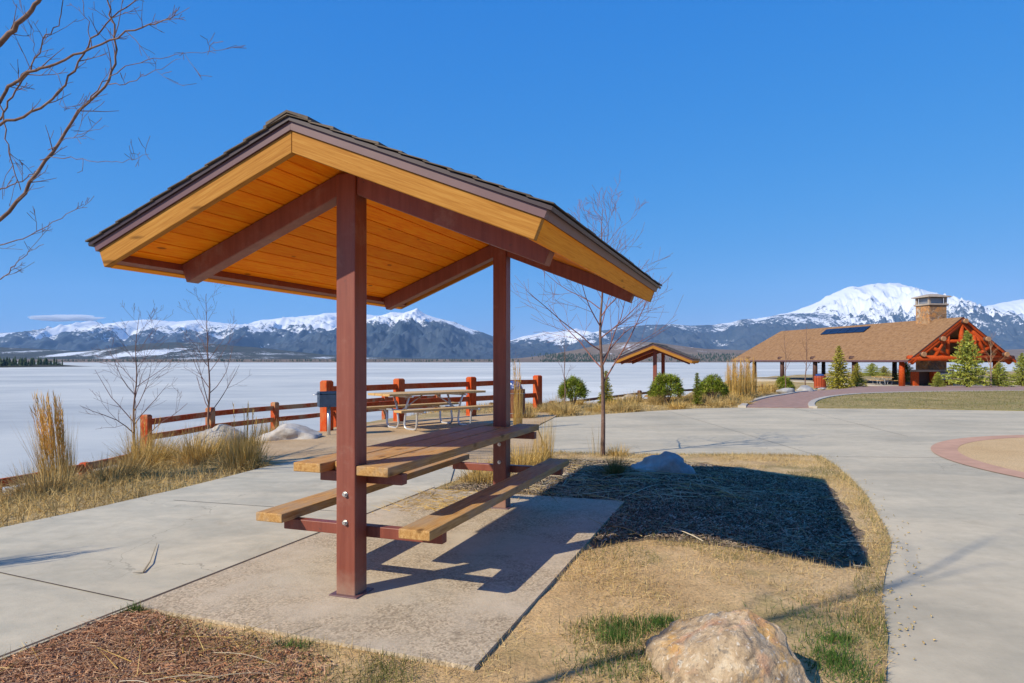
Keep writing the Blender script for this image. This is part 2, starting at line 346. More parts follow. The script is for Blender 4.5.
def brick_mat(name, rad=False):
    m, nt, bs = nodes_of(name); v = coords(nt, (1, 1, 1))
    br = nt.nodes.new('ShaderNodeTexBrick'); br.inputs['Scale'].default_value = 4.5
    br.inputs['Color1'].default_value = (.36, .20, .14, 1); br.inputs['Color2'].default_value = (.31, .18, .13, 1); br.inputs['Mortar'].default_value = (.3, .22, .17, 1)
    br.inputs['Mortar Size'].default_value = .02; nt.links.new(v, br.inputs['Vector'])
    col = mix(nt, 1.0, br.outputs['Color'], ramp(nt, noise(nt, v, 3, 6), [(.3, (.8, .8, .8)), (.7, (1.2, 1.2, 1.2))]), 'MULTIPLY')
    nt.links.new(col, bs.inputs['Base Color']); bs.inputs['Roughness'].default_value = .85; return m
M['brick'] = brick_mat('pink_paver')
M['ring'] = plain('terracotta_ring', (.50, .29, .19), .85, 0, .16, 3, .3, .2)

def ice_mat():
    m, nt, bs = nodes_of('lake_ice')
    tc = nt.nodes.new('ShaderNodeTexCoord')
    v1 = coords(nt, (.0022, .0048, 1), rot=(0, 0, .12)); v2 = coords(nt, (.011, .02, 1), rot=(0, 0, -.2)); v3 = coords(nt, (.07, .12, 1))
    a = noise(nt, v1, 1, 7, .6, 1.2); b = noise(nt, v2, 1, 7, .62, .8); c = noise(nt, v3, 1, 5, .6, .5)
    s = math_(nt, 'ADD', math_(nt, 'MULTIPLY', a, .5), math_(nt, 'ADD', math_(nt, 'MULTIPLY', b, .35), math_(nt, 'MULTIPLY', c, .2)))
    col = ramp(nt, s, [(.36, (.33, .345, .34)), (.46, (.49, .495, .46)), (.54, (.60, .59, .53)), (.63, (.76, .74, .66))])
    nt.links.new(col, bs.inputs['Base Color']); bs.inputs['Roughness'].default_value = .6; bs.inputs['Specular IOR Level'].default_value = .3
    return m
M['ice'] = ice_mat()

def mountain_mat(name, forest, rock, fscale, fleck=.0):
    m, nt, bs = nodes_of(name); v = coords(nt, (1, 1, 1))
    at = nt.nodes.new('ShaderNodeAttribute'); at.attribute_name = 'snow'
    n1 = noise(nt, coords(nt, (1, .45, 1)), fscale, 10, .74, .3); n2 = noise(nt, v, fscale * 4, 7, .75)
    s = math_(nt, 'ADD', at.outputs['Fac'], math_(nt, 'ADD', math_(nt, 'MULTIPLY', math_(nt, 'SUBTRACT', n1, .5), 2.0), math_(nt, 'MULTIPLY', math_(nt, 'SUBTRACT', n2, .5), 2.4)))
    sf = smooth01(nt, s, .46, .56)
    low = ramp(nt, n1, [(.35, forest), (.65, rock)])
    col = mix(nt, sf, low, (.70, .72, .75))
    nt.links.new(col, bs.inputs['Base Color']); bs.inputs['Roughness'].default_value = .9; bs.inputs['Specular IOR Level'].default_value = .1
    return m

# ------------------------------------------------------------------ terrain
SHORE = np.array([(-14, -60), (-11, -10), (-9.7, 5), (-9.5, 11.5), (-8.5, 14.9), (-8.1, 17.6), (-7.2, 19.9), (-4.9, 24.8), (-2.9, 26.7), (1.7, 28.0),
                  (6.4, 34), (13.6, 41), (24, 58), (26.5, 95), (60, 140), (200, 220), (1200, 500)], float)
LAND = np.vstack([SHORE, [(1200, -60)]])
def inside(P, x, y):
    x = np.asarray(x, float); y = np.asarray(y, float); r = np.zeros(x.shape, bool); j = len(P) - 1
    for i in range(len(P)):
        xi, yi = P[i]; xj, yj = P[j]
        if yi != yj:
            c = ((yi > y) != (yj > y)) & (x < (xj - xi) * (y - yi) / (yj - yi) + xi); r ^= c
        j = i
    return r
def seg_dist(P, x, y):
    d = np.full(np.shape(x), 1e9)
    for (ax, ay), (bx, by) in zip(P[:-1], P[1:]):
        vx, vy = bx - ax, by - ay; t = np.clip(((x - ax) * vx + (y - ay) * vy) / (vx * vx + vy * vy), 0, 1)
        d = np.minimum(d, np.hypot(x - ax - t * vx, y - ay - t * vy))
    return d
def sst(t): t = np.clip(t, 0, 1); return t * t * (3 - 2 * t)
def terrain(x, y):
    x = np.asarray(x, float); y = np.asarray(y, float)
    d = seg_dist(SHORE, x, y); d = np.where(inside(LAND, x, y), d, -d)
    base = -.028 * np.clip(y - 30, 0, 33)
    drop = .85 + .25 * sst(x / 5) + .3 * sst((14 - y) / 3) * (x < -6)
    z = base - drop * (1 - sst(d / 5.6))
    z = np.where(d < 0, base - drop - .62 * (-d), z)
    return np.maximum(z, -7.5)
def tz(x, y): return float(terrain(np.array([x]), np.array([y]))[0])
def at(px, py, z=None):
    """where the ray through a spot of the view meets the terrain (or a level z)"""
    k = (py - CY) / F
    if z is not None:
        Y = (EYE - z) / k; return ((px - CX) / F * Y, Y)
    Y = EYE / k
    for _ in range(40):
        X = (px - CX) / F * Y; Yn = (EYE - tz(X, Y)) / k; Y = .5 * Y + .5 * Yn
    return ((px - CX) / F * Y, Y)

def sheet(name, poly, mat, zf, step=.5, skirt=.06, kind='structure'):
    bm = bmesh.new(); vs = [bm.verts.new((x, y, 0)) for x, y in poly]
    f = bm.faces.new(vs); f.normal_update()
    if f.normal.z < 0: f.normal_flip()
    bmesh.ops.triangulate(bm, faces=bm.faces[:])
    xs = [p[0] for p in poly]; ys = [p[1] for p in poly]
    if step:
        for ax, lo, hi in ((0, min(xs), max(xs)), (1, min(ys), max(ys))):
            k = math.ceil(lo / step)
            while k * step < hi:
                co = (k * step, 0, 0) if ax == 0 else (0, k * step, 0); no = (1, 0, 0) if ax == 0 else (0, 1, 0)
                bmesh.ops.bisect_plane(bm, geom=bm.verts[:] + bm.edges[:] + bm.faces[:], plane_co=co, plane_no=no); k += 1
    be = [e for e in bm.edges if e.is_boundary]
    for v in bm.verts: v.co.z = zf(v.co.x, v.co.y)
    if skirt:
        r = bmesh.ops.extrude_edge_only(bm, edges=be)
        for v in [g for g in r['geom'] if isinstance(g, bmesh.types.BMVert)]: v.co.z -= skirt
    me = bpy.data.meshes.new(name); bm.to_mesh(me); bm.free(); me.materials.append(mat)
    o = bpy.data.objects.new(name, me); COL.objects.link(o)
    if kind: o['kind'] = kind
    return o
def smooth_poly(pts, n=6):
    P = [Vector((*p, 0)) for p in pts]; out = []
    for i in range(len(P) - 1):
        a, b, c, d = P[max(i - 1, 0)], P[i], P[i + 1], P[min(i + 2, len(P) - 1)]
        for k in range(n):
            t = k / n
            q = .5 * ((2 * b) + (c - a) * t + (2 * a - 5 * b + 4 * c - d) * t * t + (3 * b - a - 3 * c + d) * t ** 3); out.append((q.x, q.y))
    out.append(pts[-1]); return out

def ground():
    xs = np.concatenate([[-60, -40, -28, -20, -16], np.arange(-14, 20, .4), np.arange(20, 60, 1.2), [62, 70, 85, 110, 160, 240, 400, 700, 1100]])
    ys = np.concatenate([[-58, -40, -25, -15, -8], np.arange(-5, 46, .4), np.arange(46, 100, 1.5), [105, 115, 130, 150, 180, 220, 280, 360, 480]])
    X, Y = np.meshgrid(xs, ys); Z = terrain(X, Y) - .03
    nz = np.array([mn.noise(Vector((a * .9, b * .9, 0))) for a, b in zip(X.ravel(), Y.ravel())]).reshape(X.shape)
    flat = (Y > 16.5) | (X < -4.6); Z += np.where(flat, nz * .035 - .01, 0)
    nx, ny = len(xs), len(ys); V = np.stack([X, Y, Z], -1).reshape(-1, 3)
    i = np.arange(ny - 1)[:, None] * nx + np.arange(nx - 1)[None]; i = i.ravel()
    o = np_mesh('ground', V, np.stack([i, i + 1, i + nx + 1, i + nx], 1), M['ground'], smooth=True); o['kind'] = 'structure'
ground()
lk = MB(); lk.add([(-26000, -80, -5), (26000, -80, -5), (26000, 17500, -5), (-26000, 17500, -5)], [(0, 1, 2, 3)])
tag(lk.build('frozen_lake', M['ice']), kind='structure')

# shelter frame: u along the ridge, v to its right
P0 = Vector((-.950, 4.048)); U = Vector((math.sin(AX), math.cos(AX))); VV = Vector((math.cos(AX), -math.sin(AX)))
def uv(u, v): p = P0 + U * u + VV * v; return (p.x, p.y)

# paved surfaces
PADP = [uv(-.60, -1.03), uv(-.66, 1.07), uv(3.18, 1.03), uv(3.10, -1.03)]
plaza_poly = [(-9, -14), (30, -14), (34, 16.5), (14.2, 18.95), (11.5, 19.75), (9.4, 20.1), (7.0, 20.4), (5.3, 19.9), (3.83, 18.9), (2.3, 17.75), (1.05, 16.8),
              (.55, 14.5), (.55, 11.5), (.2, 9.2), (-1.5, 9.0), (-2.6, 9.3), (-2.95, 9.6), (-3.22, 8.95), (-3.42, 8.1), (-3.62, 7.35), (-3.95, 6.4), (-4.28, 5.6), (-4.65, 4.6), (-5.3, 3.0), (-6.5, .5)]
island = [(-3.2, -1.6), (.1, -.5), (1.05, 1.2), (1.53, 2.8), (1.9, 3.45), (2.16, 3.99), (2.46, 4.5), (2.68, 4.85), (2.9, 5.22), (3.12, 5.7), (3.34, 6.25), (3.66, 7.05), (3.98, 7.98), (4.28, 9.0), (4.5, 9.95),
          (4.0, 10.12), (3.2, 10.15), (2.2, 10.18), (1.3, 10.2), (.75, 10.4), (.3, 10.2), (-.35, 9.2), (-.55, 8.2), uv(3.6, -1.03), uv(3.0, -1.035), uv(1.4, -1.035), uv(-.6, -1.035), uv(-1.31, -1.02), uv(-2.6, -1.0)]
def clip_left(poly): return poly
sheet('plaza', plaza_poly, M['plaza'], lambda x, y: -.002, 3.0, .08)
# the lighter path left of the pad lies over the plaza sheet
path_poly = [uv(-6.0, -1.045), uv(-2.6, -1.045), uv(-.6, -1.045), uv(1.4, -1.045), uv(3.6, -1.045), (-.75, 8.9), (-1.5, 9.0), (-2.6, 9.3), (-2.95, 9.6), (-3.22, 8.95), (-3.42, 8.1), (-3.62, 7.35), (-3.95, 6.4), (-4.28, 5.6), (-4.65, 4.6), (-5.3, 3.0), (-6.5, .5)]
sheet('path', path_poly, M['path'], lambda x, y: .012, 2.0, .05)
def bed_z(x, y):
    return .006 + .010 * (mn.noise(Vector((x * 2.1, y * 2.1, 3))) + .5 * mn.noise(Vector((x * 6, y * 6, 1))))
sheet('garden_bed', island, M['bed'], bed_z, .22, .08)
sheet('shelter_pad', PADP, M['pad'], lambda x, y: .026, None, .09)
# contraction joints
jb = MB()
def strip(mb, a, b, w, z):
    a = Vector((*a, z)); b = Vector((*b, z)); d = (b - a).normalized(); q = Vector((-d.y, d.x, 0)) * w / 2
    mb.add([a - q, b - q, b + q, a + q], [(0, 1, 2, 3)])
strip(jb, uv(-4.0, -1.037), uv(3.2, -1.037), .022, .0275)
strip(jb, at(133, 603.5, .0), at(-40, 566, .0), .010, .0155); strip(jb, uv(1.9, -1.06), uv(1.75, -3.2), .008, .0155)
for p_, q_ in (((4.6, 6.2), (6.9, 5.6)), ((3.4, 3.6), (5.6, 2.2)), ((4.5, 10.0), (4.3, 19.4)), ((7.3, 12.6), (8.3, 20.1)), ((1.4, 14.2), (12.6, 15.6))): strip(jb, p_, q_, .007, .002)
strip(jb, (4.48, 9.95), (6.2, 9.85), .010, .002)
tag(jb.build('path_joint', M['joint']), kind='structure')
def ragged(poly, step=.05, amp=.035, seed=0, closed=True):
    out = []; P = list(poly)
    for i in range(len(P) if closed else len(P) - 1):
        a, b = P[i], P[(i + 1) % len(P)]; L = math.hypot(b[0] - a[0], b[1] - a[1]); n = max(1, int(L / step)); nx_, ny_ = -(b[1] - a[1]) / max(L, 1e-6), (b[0] - a[0]) / max(L, 1e-6)
        for k in range(n):
            t = k / n; x, y = a[0] + (b[0] - a[0]) * t, a[1] + (b[1] - a[1]) * t
            d = amp * (mn.noise(Vector((x * 3, y * 3, seed))) + .7 * mn.noise(Vector((x * 9, y * 9, seed + 2)))); out.append((x + nx_ * d, y + ny_ * d))
    return out
# mulch beds inside the garden bed, the second shaped and darkened as the roof's shadow
mulch_poly = smooth_poly([uv(-3.0, -1.02), uv(-1.35, -1.01), uv(-.68, -1.0), uv(-.68, -.55), uv(-.68, -.2), uv(-.72, .25), uv(-.80, .42), uv(-.95, .50), uv(-1.2, .62), uv(-1.9, .8), uv(-3, .9)], 4)
mulch_poly = mulch_poly[:12] + ragged(mulch_poly[12:], .05, .05, 3, False)
mulch_in = smooth_poly([uv(-3.0, -1.02), uv(-1.35, -1.01), uv(-.72, -1.0), uv(-.72, -.7), uv(-.80, -.2), uv(-1.0, .0), uv(-1.3, .2), uv(-3, .3)], 3)
sheet('bark_mulch', ragged(mulch_in, .06, .06, 5), M['mulch'], lambda x, y: bed_z(x, y) + .006, .25, .0)
roof_shade_poly = smooth_poly([uv(3.22, -.95), uv(3.22, .2), uv(3.1, 1.0), uv(2.6, .96), uv(2.2, .96), uv(1.9, .98), at(594, 549, 0), at(620, 544, 0), at(660, 541.5, 0), at(720, 547, 0), at(790, 560, 0), at(846, 568, 0), at(866, 565, 0), at(860, 532, 0), at(838, 497, 0), at(822, 483, 0), at(770, 474, 0), at(700, 464, 0), at(655, 461, 0), (1.2, 9.5), (.9, 9.6), (.3, 9.3)], 4)
roof_shade_poly = ragged(roof_shade_poly, .06, .045, 8)
sheet('roof_shade_mulch', roof_shade_poly, M['shade_toned_mulch'], lambda x, y: bed_z(x, y) + .004, .25, .0)  # real chips at the back; the rest darkened along the roof's cast shadow
# picnic terrace
terr = smooth_poly([(-3.3, 9.1), (-4.1, 10.5), (-4.4, 12.2), (-4.0, 13.7), (-2.7, 15.7), (-1.1, 17.4), (.6, 19.4), (1.2, 18.4), (1.0, 16.6), (.55, 14.5), (.5, 11.5), (.2, 9.6), (-.9, 8.9), (-2.4, 9.2), (-3.3, 9.1)], 4)[:-1]
sheet('gravel_terrace', terr, M['sand'], lambda x, y: terrain(np.array([x]), np.array([y]))[0] * .6 + .008 + .012 * mn.noise(Vector((x * .8, y * .8, 0))), .5, .25)
# round sandy bed with terracotta edging
cc = Vector((10.25, 8.65))
def ring(r0, r1, z, name, mat, n=96, skirt=.0):
    V = []; Fc = []
    for k in range(n):
        t = 2 * math.pi * k / n
        for r_ in (r0, r1): V.append((cc.x + r_ * math.cos(t), cc.y + r_ * math.sin(t), z))
    for k in range(n):
        a, b = 2 * k, 2 * ((k + 1) % n); Fc.append((a, a + 1, b + 1, b))
    mb = MB(); mb.add(V, Fc)
    if skirt:
        W = [(x, y, zz - skirt) for i, (x, y, zz) in enumerate(V) if i % 2 == 0]
        W2 = [V[i] for i in range(0, len(V), 2)]
        mb.add(W2 + W, [(k, (k + 1) % n, n + (k + 1) % n, n + k) for k in range(n)])
    return tag(mb.build(name, mat), kind='structure')
ring(3.86, 4.22, .006, 'terracotta_edging', M['ring'], skirt=.05)
mb = MB(); mb.add([(cc.x + 3.86 * math.cos(t * math.pi / 48), cc.y + 3.86 * math.sin(t * math.pi / 48), .0025) for t in range(96)], [tuple(range(96))])
tag(mb.build('sand_circle', M['circle_sand']), kind='structure')

# lawn, brick walk and kerbs on the right
def drape(name, poly, mat, dz, step=1.0, skirt=.05): return sheet(name, poly, mat, lambda x, y: float(terrain(np.array([x]), np.array([y]))[0]) + dz, step, skirt)
L_edge = smooth_poly([at(742, 407.6), at(747, 403.5), at(757, 400), at(771, 396.8), at(792, 393.5), at(815, 390.8), at(838, 389.3)], 5)
R_edge = smooth_poly([at(813, 408.2), at(811.5, 404.5), at(817, 400.5), at(832, 397), at(860, 394.3), at(905, 392.6), at(965, 391.8), at(1045, 391.2)], 5)
far_r = [(60, 52), (34, 62), (26, 60)]
drape('brick_walk', L_edge + [(24, 52), (28, 58), (62, 58)] + R_edge[::-1], M['brick'], .012)
drape('lawn', R_edge + [(70, 40), (60, 10), (34, 16.5), (14.2, 18.98), (11.5, 19.8)], M['lawn'], .02)
def kerb(name, pts, w=.2, h=.05):
    mb = MB(); prev = None
    for i, p in enumerate(pts):
        a = Vector(pts[max(i - 1, 0)]); b = Vector(pts[min(i + 1, len(pts) - 1)]); d = (b - a).normalized(); q = Vector((-d.y, d.x)) * w / 2
        z = tz(*p) + h; row = [(p[0] - q.x, p[1] - q.y, z - .2), (p[0] - q.x, p[1] - q.y, z), (p[0] + q.x, p[1] + q.y, z), (p[0] + q.x, p[1] + q.y, z - .2)]
        mb.v.extend(row); mb.n += 4
        if i: mb.f.extend([(mb.n - 8 + k, mb.n - 8 + (k + 1) % 4, mb.n - 4 + (k + 1) % 4, mb.n - 4 + k) for k in range(4)])
    mb.f.extend([(0, 1, 2, 3), (mb.n - 1, mb.n - 2, mb.n - 3, mb.n - 4)])
    return tag(mb.build(name, M['kerb'], bevel=.015), kind='structure')
kerb('kerb', L_edge[:26]); kerb('kerb', R_edge[:38])

# ------------------------------------------------------------------ mountains
def interp(prof, x):
    return np.interp(x, [p[0] for p in prof], [p[1] for p in prof])
def ridge_mesh(name, prof, Rr, depth, seed, mat, snow_fn, nx=420, nj=64, rough=.22, base=-6, freq=1.0, back=.5):
    x0, x1 = prof[0][0], prof[-1][0]; pxs = np.linspace(x0, x1, nx)
    ys = interp(prof, pxs); H = EYE + (CY - ys) * Rr / F - base
    edge = sst((pxs - x0) / 25) * sst((x1 - pxs) / 25)
    ts = np.concatenate([np.linspace(-1, 0, nj), np.linspace(0, back, 8)[1:]])
    V = np.zeros((len(ts), nx, 3)); S = np.zeros((len(ts), nx))
    k = freq * 9.0 / Rr
    for j, t in enumerate(ts):
        Yd = Rr + t * depth
        for i in range(nx):
            X = (pxs[i] - CX) / F * Rr
            hb = H[i] * ((1 - abs(t)) ** 1.25 if t < 0 else (1 - t * .8))
            r = mn.ridged_multi_fractal(Vector((X * k, Yd * k * .8, seed)), .9, 2.1, 8, 1.0, 2.0) - 1.1
            sp = mn.noise(Vector((X * k * 1.1 + seed, t * .9, seed * 3.1)))
            amp = math.sin(math.pi * min(1, abs(t) * .9 + .07)) if t < 0 else .3
            amp = amp * (.35 + .65 * min(1, abs(t) * 6))
            z = hb + H[i] * rough * amp * (r * .55 + sp * .5)
            if abs(t) < .04: z = hb + H[i] * .028 * r
            z = max(z, -2 if t < -.97 else 0) if t > -.999 else 0
            V[j, i] = (X * (Yd / Rr) ** .5, Yd, base + z); S[j, i] = snow_fn(pxs[i], z / max(H.max(), 1), z, r, sp, t)
    n = nx; i = (np.arange(len(ts) - 1)[:, None] * n + np.arange(n - 1)[None]).ravel()
    o = np_mesh(name, V.reshape(-1, 3), np.stack([i, i + 1, i + n + 1, i + n], 1), mat, smooth=True, attrs={'snow': S.ravel()})
    o['kind'] = 'structure'; return o
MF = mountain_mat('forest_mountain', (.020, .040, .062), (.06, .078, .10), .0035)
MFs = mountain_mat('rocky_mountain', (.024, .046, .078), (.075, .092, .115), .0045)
MH = mountain_mat('near_hills', (.028, .036, .022), (.085, .07, .05), .012)
MT = mountain_mat('tan_hills', (.16, .115, .075), (.24, .17, .115), .010)
def snow_line(lo, hi, k=.5, gul=.25, off=0.):
    def f(px, fr, z, r, sp, t): return off + np.clip((z - lo) / (hi - lo), -.3, 1.2) * 1.0 + (-r) * gul * (0 if z < lo * .5 else 1) * k
    return f
# (px, py) of each skyline, then distance and depth in metres
A = [(-260, 338), (-160, 336), (-60, 334), (0, 333), (38, 332), (62, 327), (90, 321), (108, 325), (128, 321), (152, 319), (176, 322), (200, 320), (228, 323), (245, 325), (262, 320), (285, 318), (305, 316), (330, 313), (352, 313), (378, 316), (400, 318), (440, 326), (500, 345)]
ridge_mesh('distant_range', A, 12500, 6500, 3.3, MFs, snow_line(250, 600, .8, .8, .18), 640, rough=.30, freq=2.5)
B = [(215, 356), (250, 351), (285, 344), (322, 334), (352, 325), (376, 317), (392, 312), (404, 313), (417, 309), (425, 315), (440, 319), (456, 323), (472, 329), (492, 336), (512, 342), (545, 347), (600, 353), (660, 359)]
def snB(px, fr, z, r, sp, t):
    s = np.clip((z - 300) / 260, -.4, 1.0) * 1.0 - r * .35 + .08
    if px > 430: s = s - .25 * min(1, (px - 430) / 20) + .75 * sst((px - 445) / 30) * (.5 - r * .5)
    return s
ridge_mesh('snow_capped_peak', B, 9000, 4200, 8.1, MFs, snB, 560, rough=.36, freq=2.5)
C_ = [(470, 350), (505, 342), (522, 337), (545, 332), (560, 331), (576, 329), (592, 333), (620, 327), (650, 325), (672, 324), (690, 326), (712, 325), (735, 321), (760, 318), (790, 314), (850, 312), (930, 318), (1010, 330), (1100, 335)]
def snC(px, fr, z, r, sp, t):
    if px < 600: return np.clip((z - 230) / 200, -.3, .9) * .75 - r * .5 + .42
    return np.clip((z - 430) / 200, -.3, .7) * .6 - r * .42 + .16
ridge_mesh('forested_range', C_, 10500, 4800, 5.7, MFs, snC, 600, rough=.34, freq=2.4)
D = [(660, 352), (700, 340), (735, 327), (752, 320), (772, 316), (790, 312), (806, 306), (820, 301), (832, 294), (846, 288), (860, 286), (872, 285), (890, 284), (905, 285), (920, 288), (934, 293), (945, 298), (958, 304), (972, 313), (988, 323), (1010, 336), (1040, 350)]
ridge_mesh('great_snow_peak', D, 11500, 5000, 2.2, MFs, snow_line(200, 820, .9, 1.0, .14), 640, rough=.40, freq=2.6)
Ep = [(880, 348), (915, 330), (940, 318), (958, 312), (975, 309), (990, 305), (1010, 302), (1030, 299), (1060, 297), (1100, 292), (1160, 298), (1240, 310), (1330, 320)]
ridge_mesh('eastern_snow_range', Ep, 13000, 5200, 6.4, MFs, snow_line(200, 800, .9, 1.0, .2), 420, rough=.46, freq=2.6)
G_ = [(-250, 352), (-100, 349), (0, 347), (40, 349), (80, 351), (112, 348), (140, 344), (170, 342), (205, 343), (235, 346), (262, 348), (300, 352), (340, 356), (400, 358), (470, 359), (560, 360)]
def snG(px, fr, z, r, sp, t):
    a = mn.noise(Vector((px * .022, t * 2.6, 4.4))) + .6 * mn.noise(Vector((px * .06, t * 5, 1.4)))
    return -.12 + .8 * a + (.55 if -.75 < t < -.3 and 90 < px < 210 else 0)
ridge_mesh('shore_hills', G_, 4800, 2000, 9.9, MH, snG, 420, rough=.18, freq=.8)
def snH(px, fr, z, r, sp, t):
    a = mn.noise(Vector((px * .03, t * 3, 7.4))); return -.05 + .55 * a
Hh = [(490, 360), (520, 358), (545, 355), (575, 350), (600, 345), (625, 342), (650, 342), (680, 346), (705, 349), (735, 350), (790, 351), (860, 353), (940, 352), (1030, 349), (1120, 346), (1250, 345)]
ridge_mesh('tan_shore_hills', Hh, 3600, 1300, 4.5, MT, snH, 420, rough=.16, freq=.8)

# dark woods along the far shore: a mass of conifers nobody could count
def conifer_mass(name, spots, hmin, hmax, mat):
    parts = []
    for (x, y, z) in spots:
        h = random.uniform(hmin, hmax); w = h * random.uniform(.18, .36); n = 7; V = []; Fq = []
        for tier in range(3):
            z0 = z + h * (.05 + .28 * tier); z1 = z + h * (.5 + .25 * tier); rr = w * (1 - .27 * tier)
            k = len(V)
            V += [(x + rr * math.cos(6.283 * i / n + tier) * random.uniform(.7, 1.2), y + rr * math.sin(6.283 * i / n + tier) * random.uniform(.7, 1.2), z0 - random.uniform(0, .05) * h) for i in range(n)] + [(x, y, z1)]
            Fq += [(k + i, k + (i + 1) % n, k + n) for i in range(n)]
        parts.append((np.array(V), np.array(Fq)))
    V, Fq = merge(parts); o = np_mesh(name, V, Fq, mat); o['kind'] = 'stuff'; return o
# wooded spit at the left
pen = MB(); V = []; Fc = []
nx, ny = 60, 10
for j in range(ny):
    for i in range(nx):
        x = -1050 + 595 * i / (nx - 1); y = 600 + 170 * j / (ny - 1)
        e = math.sin(math.pi * j / (ny - 1)) * min(1, (nx - 1 - i) / 14)
        V.append((x, y, -5.3 + 6.5 * e ** .7 + (1.2 * mn.noise(Vector((x * .03, y * .03, 0))) if e > .1 else 0)))
for j in range(ny - 1):
    for i in range(nx - 1): k = j * nx + i; Fc.append((k, k + 1, k + nx + 1, k + nx))
pen.add(V, Fc); tag(pen.build('wooded_spit', MH, smooth=True), kind='structure')
conifer_mass('spit_wood', [(x, y, -4.4 + 4.2 * math.sin(math.pi * (y - 600) / 170) * min(1, max(.1, (-462 - x) / 120))) for x, y in [(-478 - 300 * random.random() ** 1.3, random.uniform(622, 735)) for _ in range(520)]], 2.5, 9, M['spruce_dark'])
spots = []
for _ in range(1500):
    t = random.random(); px = random.choice([random.uniform(60, 520), random.uniform(60, 520), random.uniform(540, 620), random.uniform(560, 1024), random.uniform(690, 1000)])
    Yd = random.uniform(2310, 2420); spots.append(((px - CX) / F * Yd, Yd, -5 + (Yd - 2300) * .04))
for _ in range(900):
    px = random.choice([random.gauss(590, 14), random.gauss(745, 40), random.gauss(560, 10), random.gauss(720, 25)]); Yd = random.uniform(2450, 2900); spots.append(((px - CX) / F * Yd, Yd, -5 + (Yd - 2300) * .055))
conifer_mass('far_shore_wood', spots, 4, 11, M['spruce_dark'])
# snowy beach line under the woods
sb = MB(); nn_ = 160; V = []; Fc = []
for i in range(nn_):
    x = -2600 + 5600 * i / (nn_ - 1); w = 25 * mn.noise(Vector((x * .004, 0, 0)))
    V += [(x, 2270 + w, -5.2), (x, 2300 + w, -3.6), (x, 2520, 6)]
for i in range(nn_ - 1):
    for k in range(2): a = i * 3 + k; Fc.append((a, a + 3, a + 4, a + 1))
sb.add(V, Fc); tag(sb.build('far_shore', MT, smooth=True), kind='structure')

# thin lens cloud low on the left
cm, nt, bs = nodes_of('cloud_vapour'); nt.nodes.remove(bs); pv = nt.nodes.new('ShaderNodeVolumePrincipled')
pv.inputs['Color'].default_value = (1, 1, 1, 1); pv.inputs['Density'].default_value = .006
nt.links.new(pv.outputs[0], nt.nodes['Material Output'].inputs['Volume'])
bm = bmesh.new(); bmesh.ops.create_icosphere(bm, subdivisions=4, radius=1)
for v in bm.verts:
    k = 1 + .3 * mn.noise(v.co * 1.8) + .12 * mn.noise(v.co * 5); v.co = Vector((v.co.x * k * 1450, v.co.y * 700 * k, v.co.z * k * 125 + 40 * mn.noise(Vector((v.co.x * 2, v.co.y * 2, 0)))))
me = bpy.data.meshes.new('cloud'); bm.to_mesh(me); bm.free(); me.materials.append(cm)
o = bpy.data.objects.new('cloud', me); COL.objects.link(o); o.location = ((68 - CX) / F * 27500, 27500, (CY - 318) / F * 27500); o['kind'] = 'structure'

